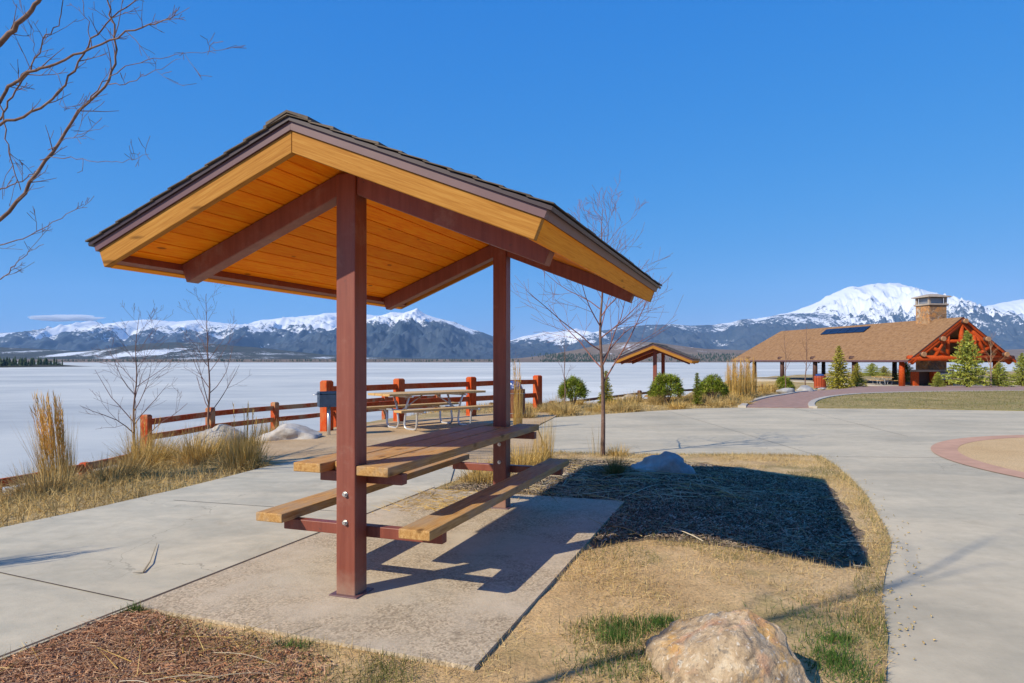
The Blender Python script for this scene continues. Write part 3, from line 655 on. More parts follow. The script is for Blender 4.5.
# ------------------------------------------------------------------ picnic shelter
SL = .404                        # roof slope (rise over run)
HW, Y0, Y1 = 1.390, -.565, 2.97     # half width, front and back rakes
TOP = 2.655
def zr(x): return TOP - SL * abs(x)
def make_shelter(loc, rz, label):
    T = thing('picnic_shelter', label, 'picnic shelter', loc, rz, None)
    sq = SL / (1 + SL * SL)
    def slope_slab(mb, x0, x1, y0, y1, d0, d1):   # slab following the roof line, d = vertical offsets below it, ends cut square to the slope
        def p(x, y, d):
            if abs(x) > .2: x -= math.copysign(d * sq, x)
            return (x, y, zr(x) - d)
        mb.hexa([p(x0, y0, d1), p(x1, y0, d1), p(x1, y1, d1), p(x0, y1, d1), p(x0, y0, d0), p(x1, y0, d0), p(x1, y1, d0), p(x0, y1, d0)])
    for yy in (0, 2.51):
        mb = MB(); mb.box(-.065, .065, yy - .065, yy + .065, .026, zr(0) - .16)
        po = mb.build('post', M['steel'], T, bevel=.008)
        for zz in (.62, .455):
            b = MB(); b.tube([(0, yy - .065, zz), (0, yy - .071, zz)], .017, 12); b.tube([(0, yy - .071, zz), (0, yy - .085, zz)], .011, 6); b.build('bolt', M['bolt'], po)
        g = MB(); g.box(-.095, .095, yy - .095, yy + .095, .02, .034); g.build('base_plate', M['trim'], po, bevel=.004)
        for s in (-1, 1):
            mb = MB(); x0, x1 = s * .066, s * 1.30; a, b_ = (x0, x1) if s > 0 else (x1, x0)
            slope_slab(mb, a, b_, yy - .05, yy + .05, .131, .262)
            mb.build('rafter', M['steel'], T, bevel=.005)
        # crossbars under benches and tabletop
        mb = MB(); mb.box(-.54, .56, yy + .067, yy + .13, .343, .409); mb.build('bench_crossbar', M['steel'], T, bevel=.004)
        mb = MB(); mb.box(-.27, .30, yy + .067, yy + .13, .665, .729); mb.build('table_crossbar', M['steel'], T, bevel=.004)
    for s in (-1, 1):
        mb = MB()
        n = 11; xs = np.linspace(.0, HW - .03, n + 1)
        for i in range(n):
            a, b_ = xs[i] + .0035, xs[i + 1] - .0035
            if s < 0: a, b_ = -b_, -a
            slope_slab(mb, a, b_, Y0 + .03, Y1 - .03, .098 + random.uniform(0, .001), .125 + random.uniform(0, .0012))
        mb.build('ceiling', M['ceiling'], T, bevel=.003)
        mb = MB(); a, b_ = (.001, HW - .02) if s > 0 else (-HW + .02, -.001); slope_slab(mb, a, b_, Y0 + .02, Y1 - .02, .03, .094); mb.build('roof_deck', M['log_dark'], T)
        # rake fascia front and back, eave fascia
        for yy, q in ((Y0, 1), (Y1, -1)):
            y_a, y_b = sorted((yy + q * .012, yy + q * .052))
            mb = MB(); a, b_ = (.0015, HW - .012) if s > 0 else (-HW + .012, -.0015); slope_slab(mb, a, b_, y_a, y_b, .066, .180); mb.build('rake_fascia', M['fascia_right' if s > 0 else 'fascia_left'], T, bevel=.003)
            y_a, y_b = sorted((yy, yy + q * .05)); mb = MB(); a, b_ = (.0005, HW) if s > 0 else (-HW, -.0005); slope_slab(mb, a, b_, y_a, y_b, .022, .066); mb.build('rake_trim', M['trim'], T)
        xa, xb = sorted((s * (HW - .052), s * (HW - .0125)))
        mb = MB(); slope_slab(mb, xa, xb, Y0 + .0535, Y1 - .0535, .066, .182); mb.build('eave_fascia', M['fascia_y'], T, bevel=.003)
        xa, xb = sorted((s * (HW - .05), s * (HW))); mb = MB(); slope_slab(mb, xa, xb, Y0 + .0515, Y1 - .0515, .022, .066); mb.build('eave_trim', M['trim'], T)
        xa, xb = sorted((s * (HW - .095), s * (HW - .054))); mb = MB(); slope_slab(mb, xa, xb, Y0 + .055, Y1 - .055, .126, .176); mb.build('eave_purlin', M['steel'], T)
        # drip edge + shingles
        mb = MB(); a, b_ = (.0, HW + .022) if s > 0 else (-HW - .022, 0); slope_slab(mb, a, b_, Y0 - .014, Y1 + .014, .002, .0215); mb.build('drip_edge', M['drip'], T)
        mb = MB(); rows = 11
        for r_ in range(rows):
            xa = .0 + (HW + .03) * r_ / rows; xb = min(HW + .03, xa + (HW + .03) / rows + .02); y = Y0 - .03 - random.uniform(0, .2)
            while y < Y1 + .03:
                w = random.uniform(.14, .30); ya = max(y, Y0 - .028 + random.uniform(0, .005)); yb = min(y + w - .004, Y1 + .028); y += w
                if yb - ya < .02: continue
                th = random.choice([.004, .005, .006, .009, .013]); lo = .0015
                P = []
                for (xx, dz) in ((xa, 0), (xb, 1)):
                    for yy in (ya, yb):
                        for kk in (0, 1):
                            P.append((s * xx, yy, zr(xx) + lo + (th if dz else .005) * kk + (.008 if dz else 0)))
                # order: a0k0 a0k1 a1k0.. 
                q = P
                order = [q[0], q[4], q[6], q[2], q[1], q[5], q[7], q[3]]
                if s < 0: order = [q[4], q[0], q[2], q[6], q[5], q[1], q[3], q[7]]
                mb.hexa(order)
        y = Y0 - .03
        while s > 0 and y < Y1:
            yb = min(y + .2, Y1 + .03); h = random.uniform(.006, .011)
            mb.hexa([(-.13, y, zr(.13) + .012), (.0, y, zr(0) + .014), (.0, yb, zr(0) + .014), (-.13, yb, zr(.13) + .012), (-.13, y, zr(.13) + .02 + h), (.0, y, zr(0) + .016 + h), (.0, yb, zr(0) + .016 + h), (-.13, yb, zr(.13) + .02 + h)])
            mb.hexa([(.0, y, zr(0) + .014), (.13, y, zr(.13) + .012), (.13, yb, zr(.13) + .012), (.0, yb, zr(0) + .014), (.0, y, zr(0) + .016 + h), (.13, y, zr(.13) + .02 + h), (.13, yb, zr(.13) + .02 + h), (.0, yb, zr(0) + .016 + h)])
            y += .2
        mb.build('shingles', M['shingle'], T)
    for x0, x1, ya, yb in ((-.375, -.182, -.055, 2.77), (-.168, .054, .074, 2.438), (.069, .280, -.06, 2.79)):
        mb = MB(); mb.box(x0, x1, ya, yb, .731, .786); mb.build('table_plank', M['table'], T, bevel=.006)
    for x0, x1, ya, yb in ((-.65, -.455, -.06, 2.80), (.385, .58, -.13, 2.78)):
        mb = MB(); mb.box(x0, x1, ya, yb, .411, .466); mb.build('bench_plank', M['table'], T, bevel=.006)
    return T
shelter = make_shelter((P0.x, P0.y, 0), -AX, 'large timber picnic shelter on brown steel posts over its own table on the concrete pad')
s2 = copy_tree(shelter); Y2 = 24.6; X2 = (655 - CX) / F * Y2
s2.location = (X2, Y2, tz(X2, Y2 + 1) + .0); s2.rotation_euler = (0, 0, R(-19))
s2['label'] = 'small distant gabled picnic shelter behind the round green bush by the frozen lake'
for c in s2.children:
    if c.name.startswith('post'): pass
s2.location.z = 1.33 - 1.98

# ------------------------------------------------------------------ fences
def fence(label, posts, top, rails, mat, pw=.17, rail_h=.11, hidden=0):
    x, y = posts[0]; T = thing('timber_fence', label, 'fence', (x, y, tz(x, y)))
    o0 = Vector((x, y, tz(x, y)))
    P = [Vector((a, b, tz(a, b))) for a, b in posts]
    for i, p in enumerate(P):
        d = (P[min(i + 1, len(P) - 1)] - P[max(i - 1, 0)]); an = math.atan2(d.y, d.x); mb = MB()
        c, s = math.cos(an), math.sin(an); h = pw / 2; q = p - o0
        t = (top[i] if hasattr(top, '__len__') else p.z + top) - o0.z
        base = [(-h, -h), (h, -h), (h, h), (-h, h)]; rot = [(q.x + a * c - b * s, q.y + a * s + b * c) for a, b in base]
        rot2 = [(q.x + .72 * (a * c - b * s), q.y + .72 * (a * s + b * c)) for a, b in base]
        mb.hexa([(a, b, q.z - .25) for a, b in rot] + [(a, b, t - .03) for a, b in rot]); mb.hexa([(a, b, t - .03) for a, b in rot] + [(a, b, t) for a, b in rot2])
        mb.build('post', mat, T, bevel=.006)
    for i in range(len(P) - 1):
        a, b = P[i] - o0, P[i + 1] - o0
        ta = (top[i] if hasattr(top, '__len__') else P[i].z + top) - o0.z; tb = (top[i + 1] if hasattr(top, '__len__') else P[i + 1].z + top) - o0.z
        d = (b - a).normalized()
        for r_ in rails:
            A_ = Vector((a.x, a.y, ta - r_)) + d * (pw * .42); B_ = Vector((b.x, b.y, tb - r_)) - d * (pw * .42)
            mid = (A_ + B_) / 2 + Vector((0, 0, random.uniform(-.012, .012)))
            mb = MB(); mb.bar(A_, mid, .06, rail_h); mb.bar(mid, B_, .06, rail_h); mb.build('rail', mat, T)
    return T
fB = [(-3.73, 13.75), (-2.58, 15.6), (-1.03, 17.25), (.72, 19.25)]
fence('tall red two-rail timber fence edging the gravel picnic terrace above the lake', fB, [1.0, .99, .99, .985], (.185, .56), M['fence'], .19, .125)
fA = [(-7.98, 14.9), (-7.73, 17.5), (-6.84, 19.7), (-5.7, 22.1), (-4.5, 24.2), (-2.8, 25.7)]
fence('worn red lower fence with peeling rails along the bank behind the dry grass', fA, [.22, .2, .2, .2, .2, .2], (.17, .50), M['fence_old'], .17, .13)
fC = [(-8.05, 14.6), (-8.3, 13.3), (-8.8, 11.6), (-9.25, 9.6), (-9.5, 7.4)]
fence('low weathered fence dropping down the bank at the left edge', fC, [-.55, -.58, -.62, -.66, -.7], (.09, .40), M['fence_old'], .17, .15)
fD = [(-.8, 26.7), (1.6, 27.5), (4.0, 30.4), (6.2, 33.2), (8.8, 35.9), (11.2, 38.2), (13.5, 40.3), (16, 43.6), (18.6, 47.6)]
fence('small dark far fence along the shore beyond the bushes', fD, [-.24, -.22, -.12, -.05, -.03, -.05, -.07, -.12, -.2], (.15, .5), M['fence_far'], .16)

# ------------------------------------------------------------------ picnic tables with tube frames
def make_table(loc, rz, label, group=None):
    T = thing('picnic_table', label, 'picnic table', loc, rz, group)
    for k in range(3):
        y = -.26 + .26 * k; mb = MB(); mb.box(-1.25, 1.25, y - .125, y + .125, .70, .745); mb.build('table_plank', M['tabletop'], T, bevel=.005)
    for s in (-1, 1):
        mb = MB(); mb.box(-1.25, 1.25, s * .66 - .125, s * .66 + .125, .40, .445); mb.build('bench_plank', M['tabletop'], T, bevel=.005)
    for s in (-1, 1):
        mb = MB(); x = s * .70
        # two bent tubes: bench support swept down to a foot and up to the table top
        for q in (-1, 1):
            pts = [(x, q * .80, .385), (x, q * .62, .385), (x, q * .56, .36), (x, q * .53, .30), (x, q * .52, .12), (x, q * .49, .045), (x, q * .43, .022), (x, q * .20, .022), (x, q * .13, .05), (x, q * .10, .12), (x, q * .16, .45), (x, q * .27, .69)]
            mb.tube(pts, .022, 8)
        mb.tube([(x, -.40, .675), (x, .40, .675)], .02, 8); mb.tube([(x, -.6, .385), (x, .6, .385)], .02, 8)
        fr = mb.build('tube_frame', M['galv'], T, smooth=True)
        mb = MB(); mb.tube([(x, 0, .385), (x * .25, 0, .685)], .013, 6); mb.build('brace', M['galv'], T, smooth=True)
    return T
tb = make_table((-1.74, 14.35, 0), R(44), 'wooden picnic table with silver bent tube legs on the gravel by the red fence')
tb.location.z = .0
# pedestal grill
T = thing('park_grill', 'blue grey steel box grill on a post beside the tall red fence post', 'grill', (-3.42, 12.75, 0), R(24))
mb = MB(); mb.tube([(0, 0, -.05), (0, 0, .56)], .032, 10); mb.build('pedestal', M['galv'], T, smooth=True)
mb = MB(); w, d, h, t = .19, .15, .28, .012; z0 = .54
mb.box(-w, w, -d, d, z0, z0 + t); mb.box(-w, -w + t, -d, d, z0 + t, z0 + h); mb.box(w - t, w, -d, d, z0 + t, z0 + h); mb.box(-w + t, w - t, d - t, d, z0 + t, z0 + h)
mb.box(-w + t, w - t, -d, -d + t, z0 + t, z0 + h * .8); mb.build('firebox', M['grill'], T, bevel=.003)
mb = MB()
for k in range(14): y = -d + .03 + k * .022; mb.tube([(-w - .02, y, z0 + h - .03), (w + .02, y, z0 + h - .03)], .005, 5)
mb.build('grate', M['grill'], T)
for s in (-1, 1):
    mb = MB(); mb.tube([(s * (w + .0), -.06, z0 + h - .05), (s * (w + .10), -.06, z0 + h - .05), (s * (w + .10), .06, z0 + h - .05), (s * w, .06, z0 + h - .05)], .009, 6); mb.build('handle', M['galv'], T, smooth=True)

# slatted bins
def make_bin(loc, label, mat, r=.3, h=.8, slats=18, bag=True, cross=False):
    T = thing('litter_bin', label, 'litter bin', loc)
    mb = MB(); mb.tube([(0, 0, .04), (0, 0, h - .04)], r - .035, 24); mb.build('drum', M['log_dark'], T, smooth=True)
    for k in range(slats):
        a = 2 * math.pi * k / slats; c, s = math.cos(a), math.sin(a); w = math.pi * r / slats * .82
        P = [(r - .03, -w), (r, -w), (r, w), (r - .03, w)]; rot = [(x * c - y * s, x * s + y * c) for x, y in P]
        mb = MB(); mb.hexa([(x, y, .02) for x, y in rot] + [(x, y, h) for x, y in rot]); mb.build('slat', mat, T)
    mb = MB(); n = 28
    for zz in (.12, h - .1):
        mb = MB(); mb.tube([(r * 1.012 * math.cos(6.2832 * k / n), r * 1.012 * math.sin(6.2832 * k / n), zz) for k in range(n + 1)], .009, 5, False); mb.build('hoop', M['grey_metal'], T, smooth=True)
    if bag:
        bm = bmesh.new(); bmesh.ops.create_icosphere(bm, subdivisions=3, radius=1)
        for v in bm.verts:
            k = 1 + .25 * mn.noise(v.co * 2.5) + .12 * mn.noise(v.co * 6); v.co = Vector((v.co.x * r * .72 * k, v.co.y * r * .72 * k, h + .03 + .17 * v.co.z * k))
        me = bpy.data.meshes.new('bin_bag'); bm.to_mesh(me); bm.free(); me.materials.append(M['bag']); o = bpy.data.objects.new('bin_bag', me); COL.objects.link(o); o.parent = T
    return T
make_bin((.05, 16.7, 0), 'brown slatted litter bin with a blue bag showing behind the far shelter post', M['bin_dark'], .27, .70)
bx, by = at(820, 388); make_bin((bx, by, tz(bx, by)), 'red slatted litter bin on the brick walk in front of the pavilion', M['bin_wood'], .52, 1.12, 16)

# ------------------------------------------------------------------ pavilion
PG = Vector((39.6, 60.0)); dirp = Vector((-4.55, 29.0)).normalized(); prz = math.atan2(dirp.y, dirp.x) - math.pi / 2
PL = 29.35; GZ = -.93
T = thing('pavilion', 'big brown-roofed log pavilion with orange truss gable and stone chimney', 'pavilion', (PG.x, PG.y, GZ), prz)
W_, EH, PH = 5.32, 2.36, 6.15
ps = (PH - EH) / W_
def pz(x): return PH - ps * abs(x)
HIP = 3.2
def pslab(mb, x0, x1, y0, y1, d0, d1, hip=0):
    a, b = y1 + hip * abs(x0) / W_, y1 + hip * abs(x1) / W_
    mb.hexa([(x0, y0, pz(x0) - d1), (x1, y0, pz(x1) - d1), (x1, b, pz(x1) - d1), (x0, a, pz(x0) - d1), (x0, y0, pz(x0) - d0), (x1, y0, pz(x1) - d0), (x1, b, pz(x1) - d0), (x0, a, pz(x0) - d0)])
for s in (-1, 1):
    mb = MB(); a, b_ = (0.001, W_) if s > 0 else (-W_, -.001); pslab(mb, a, b_, 0, PL, 0, .16, HIP)
    if s > 0: mb.add([(-W_, PL + HIP + .004, EH), (W_, PL + HIP + .004, EH), (0, PL + .004, PH)], [(0, 1, 2)])
    rf = mb.build('roof', M['pav_roof'], T)
    mb = MB()
    rows = 24
    for r_ in range(rows):
        xa, xb = W_ * r_ / rows, W_ * (r_ + 1) / rows
        for k in range(30):
            ye = PL + HIP * (xa + xb) / 2 / W_; ya = ye * k / 30; yb = ye * (k + 1) / 30 - .02; th = random.uniform(.02, .05)
            q = [(s * xa, ya, pz(xa) + .003), (s * xb, ya, pz(xb) + .003), (s * xb, yb, pz(xb) + .003), (s * xa, yb, pz(xa) + .003)]
            tq = [(s * xa, ya, pz(xa) + .008), (s * xb, ya, pz(xb) + th), (s * xb, yb, pz(xb) + th), (s * xa, yb, pz(xa) + .008)]
            mb.hexa(q + tq if s > 0 else [q[1], q[0], q[3], q[2], tq[1], tq[0], tq[3], tq[2]])
    mb.build('shingles', M['pav_roof'], rf)
    for yy in (-.06,):
        a, b_ = (0.002, W_ + .02) if s > 0 else (-W_ - .02, -.002); mb = MB(); pslab(mb, a, b_, yy, yy + .055, -.03, .07); mb.build('roof_edge', M['log_dark'], T)
        mb = MB(); pslab(mb, a, b_, yy + .01, yy + .055, .073, .30); mb.build('rake_fascia', M['log'], T)
    xa, xb = sorted((s * (W_ + .002), s * (W_ + .055))); mb = MB(); mb.box(xa, xb, 0, PL + HIP, EH - .14, EH + .0); mb.build('eave_fascia', M['trim'], T)
    for k, yy in enumerate((1.5, 8.0, 14.5, 21.0, 27.4)):
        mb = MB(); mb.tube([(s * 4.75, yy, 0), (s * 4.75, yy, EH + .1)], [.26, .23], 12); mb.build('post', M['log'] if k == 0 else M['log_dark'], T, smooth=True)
    mb = MB(); mb.tube([(s * 4.75, .35, EH - .02), (s * 4.75, PL - .4, EH - .02)], .17, 10); mb.build('wall_plate', M['log_dark'] , T, smooth=True)
for yy in (.18, 8.0, 14.5, 21.0, 28.5):
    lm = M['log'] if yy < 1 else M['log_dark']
    def member(name, a, b, r): mb = MB(); mb.tube([(a[0], yy, a[1]), (b[0], yy, b[1])], r * 1.12, 10); mb.build(name, lm, T, smooth=True)
    member('tie_beam', (-5.2, EH + .18), (5.2, EH + .18), .22)
    for s in (-1, 1):
        member('top_chord', (s * 4.9, pz(4.9) - .52), (s * .05, PH - .56), .19)
        member('strut', (s * 2.55, EH + .35), (s * 1.3, pz(1.3) - .5), .15)
        member('strut', (s * 1.35, EH + .35), (s * 3.0, pz(3.0) - .45), .15)
        member('web_post', (s * 1.32, EH + .38), (s * 1.32, pz(1.32) - .5), .15)
    member('king_post', (0, EH + .38), (0, PH - .5), .18)
    if yy < 1:
        member('collar_beam', (-2.4, 4.02), (2.4, 4.02), .14)
for xx in (-4.1, -2.2, 0, 2.2, 4.1):
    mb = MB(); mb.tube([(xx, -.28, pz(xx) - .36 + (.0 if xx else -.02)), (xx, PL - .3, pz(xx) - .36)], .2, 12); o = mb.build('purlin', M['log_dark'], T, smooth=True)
    mb = MB(); mb.tube([(xx, -.42, pz(xx) - .36), (xx, -.281, pz(xx) - .36)], .215, 12); mb.build('log_end', M['log_end'], o)
mb = MB(); mb.box(-6.0, 6.0, -1.2, PL + 1, -.35, .06); mb.build('floor_slab', M['kerb'], T)
# chimney
mb = MB(); mb.box(-.60, 1.25, 3.2, 4.9, .06, PH + 1.3)
ch = mb.build('chimney', M['stone'], T, bevel=.05)
mb = MB(); mb.box(-.72, 1.37, 3.08, 5.02, PH + 1.301, PH + 1.46); mb.build('chimney_ledge', M['stone_cap'], ch, bevel=.03)
mb = MB()
for sx in (-.52, 1.17):
    for sy in (3.28, 4.82): mb.box(sx - .09, sx + .09, sy - .09, sy + .09, PH + 1.461, PH + 2.05)
mb.build('cap_pillar', M['stone_cap'], ch)
mb = MB()
mb.box(-.42, 1.07, 3.4, 4.7, PH + 1.461, PH + 2.0); mb.build('spark_screen', M['grey_metal'], ch)
mb = MB(); k = PH + 2.051
mb.hexa([(-.88, 2.9, k), (1.53, 2.9, k), (1.53, 5.2, k), (-.88, 5.2, k), (-.84, 2.95, k + .1), (1.49, 2.95, k + .1), (1.49, 5.15, k + .1), (-.84, 5.15, k + .1)])
mb.hexa([(-.84, 2.95, k + .1), (1.49, 2.95, k + .1), (1.49, 5.15, k + .1), (-.84, 5.15, k + .1), (0, 3.7, k + .34), (.65, 3.7, k + .34), (.65, 4.3, k + .34), (0, 4.3, k + .34)])
mb.build('chimney_cap', M['stone_cap'], ch)
# fireplace opening and counter
mb = MB(); mb.box(-3.3, .6, 1.6, 2.3, 1.32, 1.50); mb.build('counter_top', M['stone_cap'], T, bevel=.02)
for xx in (-3.1, -1.2, .35):
    mb = MB(); mb.box(xx - .22, xx + .22, 1.7, 2.2, .06, 1.318); mb.build('counter_leg', M['log'], T)
mb = MB(); mb.box(-3.2, .5, 2.305, 2.40, .06, 1.30); mb.build('back_panel', M['log_dark'], T)
mb = MB(); mb.box(-1.0, .2, 1.35, 1.68, .62, 1.25); mb.build('serving_hood', M['grey_metal'], T, bevel=.03)
# solar panel lying on the near slope
def on_slope(x, y, dz): return (x, y, pz(x) + dz)
def slope_pt(px, py):    # meet a view ray with the left roof plane, in pavilion space
    Mi = Matrix.Translation((PG.x, PG.y, GZ)) @ Matrix.Rotation(prz, 4, 'Z'); Mv = Mi.inverted()
    o = Mv @ Vector((0, 0, EYE)); d = Mv.to_3x3() @ Vector(((px - CX) / F, 1, (CY - py) / F))
    t = (PH + ps * o.x - o.z) / (d.z - ps * d.x); q = o + d * t; return q.x, q.y
q4 = [slope_pt(*p) for p in ((820, 335.4), (863, 333.3), (871, 327.3), (827, 330.2))]
x_lo = (q4[0][0] + q4[1][0]) / 2; x_hi = (q4[2][0] + q4[3][0]) / 2; y_lo = (q4[1][1] + q4[2][1]) / 2; y_hi = (q4[0][1] + q4[3][1]) / 2
sp_ = None
mb = MB()
nP = 5
for i in range(nP):
    for j in range(2):
        xa = x_lo + (x_hi - x_lo) * j / 2 + .03; xb = x_lo + (x_hi - x_lo) * (j + 1) / 2 - .03; ya = y_lo + (y_hi - y_lo) * i / nP + .04; yb = y_lo + (y_hi - y_lo) * (i + 1) / nP - .04
        mb.hexa([on_slope(xa, ya, .09), on_slope(xb, ya, .09), on_slope(xb, yb, .09), on_slope(xa, yb, .09), on_slope(xa, ya, .15), on_slope(xb, ya, .15), on_slope(xb, yb, .15), on_slope(xa, yb, .15)])
mb.build('solar_panel', M['solar'], T)
# tables in the pavilion
def on_pav(lx, ly):
    q = Matrix.Rotation(prz, 4, 'Z') @ Vector((lx, ly, 0)); return (PG.x + q.x, PG.y + q.y, GZ + .06)
for lx, ly, lab in ((-4.3, 4.6, 'silver legged picnic table nearest the orange corner post of the pavilion'), (-3.9, 9.9, 'silver legged picnic table in the middle of the pavilion side'), (-4.0, 13.0, 'silver legged picnic table farther in under the pavilion roof, behind the yellow spruce')):
    t2 = copy_tree(tb); t2.location = on_pav(lx, ly); t2.rotation_euler = (0, 0, prz + R(80)); t2['label'] = lab; t2['group'] = 'picnic tables under the pavilion'

# ------------------------------------------------------------------ boulders
def boulder(loc, size, mat, seed, label, rz=0, flat=.35, n=4, k1=.28, k2=.10, cut=.85):
    bm = bmesh.new(); bmesh.ops.create_icosphere(bm, subdivisions=n, radius=1); sv = Vector((seed, seed * 1.7, seed * .3))
    planes = []; rr = random.Random(seed)
    for _ in range(9):
        d = Vector((rr.uniform(-1, 1), rr.uniform(-1, 1), rr.uniform(-.3, 1))).normalized(); planes.append((d, rr.uniform(.55, .85)))
    for v in bm.verts:
        c = v.co.copy()
        for d, h in planes:
            e = c.dot(d) - h
            if e > 0: c -= d * e * cut
        c *= 1 + k1 * mn.noise(c * 1.3 + sv) + k2 * mn.noise(c * 3.5 + sv) + .03 * mn.noise(c * 9 + sv) - (.03 * max(0, 1 - abs(mn.noise(c * 1.1 + sv * 2)) * 16) + .012 * mn.noise(c * 22) if n > 4 else 0)
        if c.z < -flat: c.z = -flat + (c.z + flat) * .2
        v.co = Vector((c.x * size[0], c.y * size[1], c.z * size[2]))
    me = bpy.data.meshes.new('boulder'); bm.to_mesh(me); bm.free(); me.materials.append(mat)
    me.polygons.foreach_set('use_smooth', [True] * len(me.polygons))
    o = bpy.data.objects.new('boulder', me); COL.objects.link(o); o.location = loc; o.rotation_euler = (0, 0, rz)
    return tag(o, label, 'boulder')
boulder((.925, 2.97, .03), (.315, .42, .315), M['boulder'], 23, 'large orange and grey granite boulder in the grass at the bottom edge', 3.5, .35, 6, .10, .05, 1.0)
boulder((1.88, 8.50, .0), (.40, .28, .27), M['boulder_grey'], 71, 'grey pointed boulder in the shade beside the slim bare tree', -.2, .35, 5, .34, .12, 1.0)
boulder((-4.02, 12.3, .03), (.56, .42, .26), M['boulder_pale'], 9, 'long pale boulder on the gravel below the red fence', .4)
boulder((-5.5, 13.0, -.16), (.55, .4, .34), M['boulder_pale'], 15, 'pale boulder half hidden behind the dry grass clumps', .1)
bx, by = at(628, 401); boulder((4.3, 25.6, tz(4.3, 25.6) + .1), (.6, .4, .36), M['boulder_pale'], 21, 'white boulder beside the far small shelter')
for px, py, lab, sz in ((806, 391.5, 'grey boulder at the bend of the brick walk, nearest the red bin', (.5, .35, .2)), (786, 393.2, 'small grey boulder left of the brick walk', (.42, .35, .18)), (822, 389.6, 'tan flat boulder beside the red bin', (.4, .3, .15))):
    q = at(px, py); boulder((q[0], q[1], tz(*q) + .08), sz, M['boulder_grey'], int(px), lab, n=3)

# ------------------------------------------------------------------ bare trees
def grow(segs, p, d, L, r, depth, rr, up=.25, bend=.18, kids=(2, 4), ratio=.62, spread=.75):
    n = max(3, int(L / .18)); pts = [p.copy()]; rad = [r]; dd = d.normalized()
    for i in range(n):
        dd = (dd + Vector((rr.gauss(0, bend), rr.gauss(0, bend), rr.gauss(0, bend) + up * .25)) * .5).normalized()
        pts.append(pts[-1] + dd * (L / n)); rad.append(max(.0022, r * (1 - .72 * (i + 1) / n)))
    segs.append((depth, pts, rad))
    if depth <= 0: return
    for k in range(rr.randint(*kids)):
        t = rr.uniform(.22, .95); i = min(n - 1, int(t * n)); base = pts[i].lerp(pts[i + 1], t * n - i)
        ax = (pts[i + 1] - pts[i]).normalized(); o = ax.orthogonal().normalized(); o.rotate(Matrix.Rotation(rr.uniform(0, 6.283), 3, ax))
        nd = (ax * math.cos(spread) + o * math.sin(spread)); nd.z += .12
        grow(segs, base, nd, L * ratio * rr.uniform(.6, 1.1) * (1.15 - .5 * t), rad[i] * .55, depth - 1, rr, up, bend, kids, ratio, spread)
def bare_tree(loc, label, H, r, seed, n_br=12, br_len=.4, spread=.6, lo=.25, mat='bark', twig='twig', depth=2, lean=(0, 0), kids=(2, 4), group=None, custom=None, up=.3):
    rr = random.Random(seed); T = thing('bare_tree', label, 'tree', loc, 0, group)
    pts = []; rad = []; n = 14
    for i in range(n + 1):
        t = i / n; pts.append(Vector((lean[0] * t + .03 * H * mn.noise(Vector((t * 3, seed, 0))), lean[1] * t + .03 * H * mn.noise(Vector((seed, t * 3, 5))), -.05 + H * t))); rad.append(max(.003, r * (1 - .9 * t ** .9)))
    mb = MB(); mb.tube(pts, rad, 9); mb.build('trunk', M[mat], T, smooth=True)
    segs = []
    for k in range(n_br):
        t = lo + (.95 - lo) * (k + rr.random()) / n_br; i = min(n - 1, int(t * n)); base = pts[i].lerp(pts[i + 1], t * n - i)
        a = k * 2.4 + rr.uniform(-.5, .5); sp = spread * rr.uniform(.75, 1.2); d = Vector((math.cos(a) * math.sin(sp), math.sin(a) * math.sin(sp), math.cos(sp)))
        grow(segs, base, d, H * br_len * (1.1 - .75 * t) * rr.uniform(.8, 1.2), rad[i] * .5, depth - 1, rr, up, .2, kids)
    if custom:
        for (p, d, L, r_, dep) in custom: grow(segs, Vector(p), Vector(d), L, r_, dep, rr, .12, .16, (3, 6), .55, .6)
    mb = MB()
    for dep, p, rd in segs: mb.tube(p, rd, 5 if rd[0] > .006 else 3, False)
    mb.build('crown', M[twig], T, smooth=True)
    return T
bare_tree((1.32, 9.95, 0), 'slim young bare tree with reddish twigs rising behind the shelter roof corner', 3.65, .037, 3, 20, .46, .78, .30, 'bark', 'twig_red', 3, (.0, 0), (3, 5))
bare_tree((-6.75, 12.1, tz(-6.75, 12.1)), 'bare young multi-branched tree among the golden grass, left of the red corner post', 2.9, .026, 11, 18, .46, .8, .16, 'bark', 'twig', 3, (.15, 0), (2, 4))
bare_tree((-6.62, 15.0, tz(-6.62, 15.0)), 'taller bare young tree in front of the worn red fence', 3.55, .030, 19, 17, .40, .8, .22, 'bark', 'twig', 3, (-.1, 0), (2, 4))
bare_tree((1.5, 19.4, tz(1.5, 19.4)), 'thin grey sapling by the dark green bush left of the slim tree', 2.4, .02, 23, 9, .3, .5, .3, 'bark', 'twig', 2)
bare_tree((-.35, 20.8, tz(-.35, 20.8)), 'thin bare sapling beyond the terrace fence, behind the far shelter post', 2.6, .02, 29, 9, .4, .55, .3, 'bark', 'twig', 2)
bare_tree((15.5, 36, tz(15.5, 36)), 'slight leafless sapling standing left of the pavilion', 3.6, .035, 31, 9, .3, .5, .3, 'bark', 'twig', 2)
bare_tree((13.2, 33, tz(13.2, 33)), 'leafless sapling behind the tall tan grass', 3.0, .03, 33, 9, .3, .5, .3, 'bark', 'twig', 2)
q = (34.5, 49.2); bare_tree((q[0], q[1], tz(*q)), 'pale bare tree right of the big spruce at the gable', 3.9, .07, 37, 12, .35, .55, .3, 'bark_pale', 'log_end', 2)
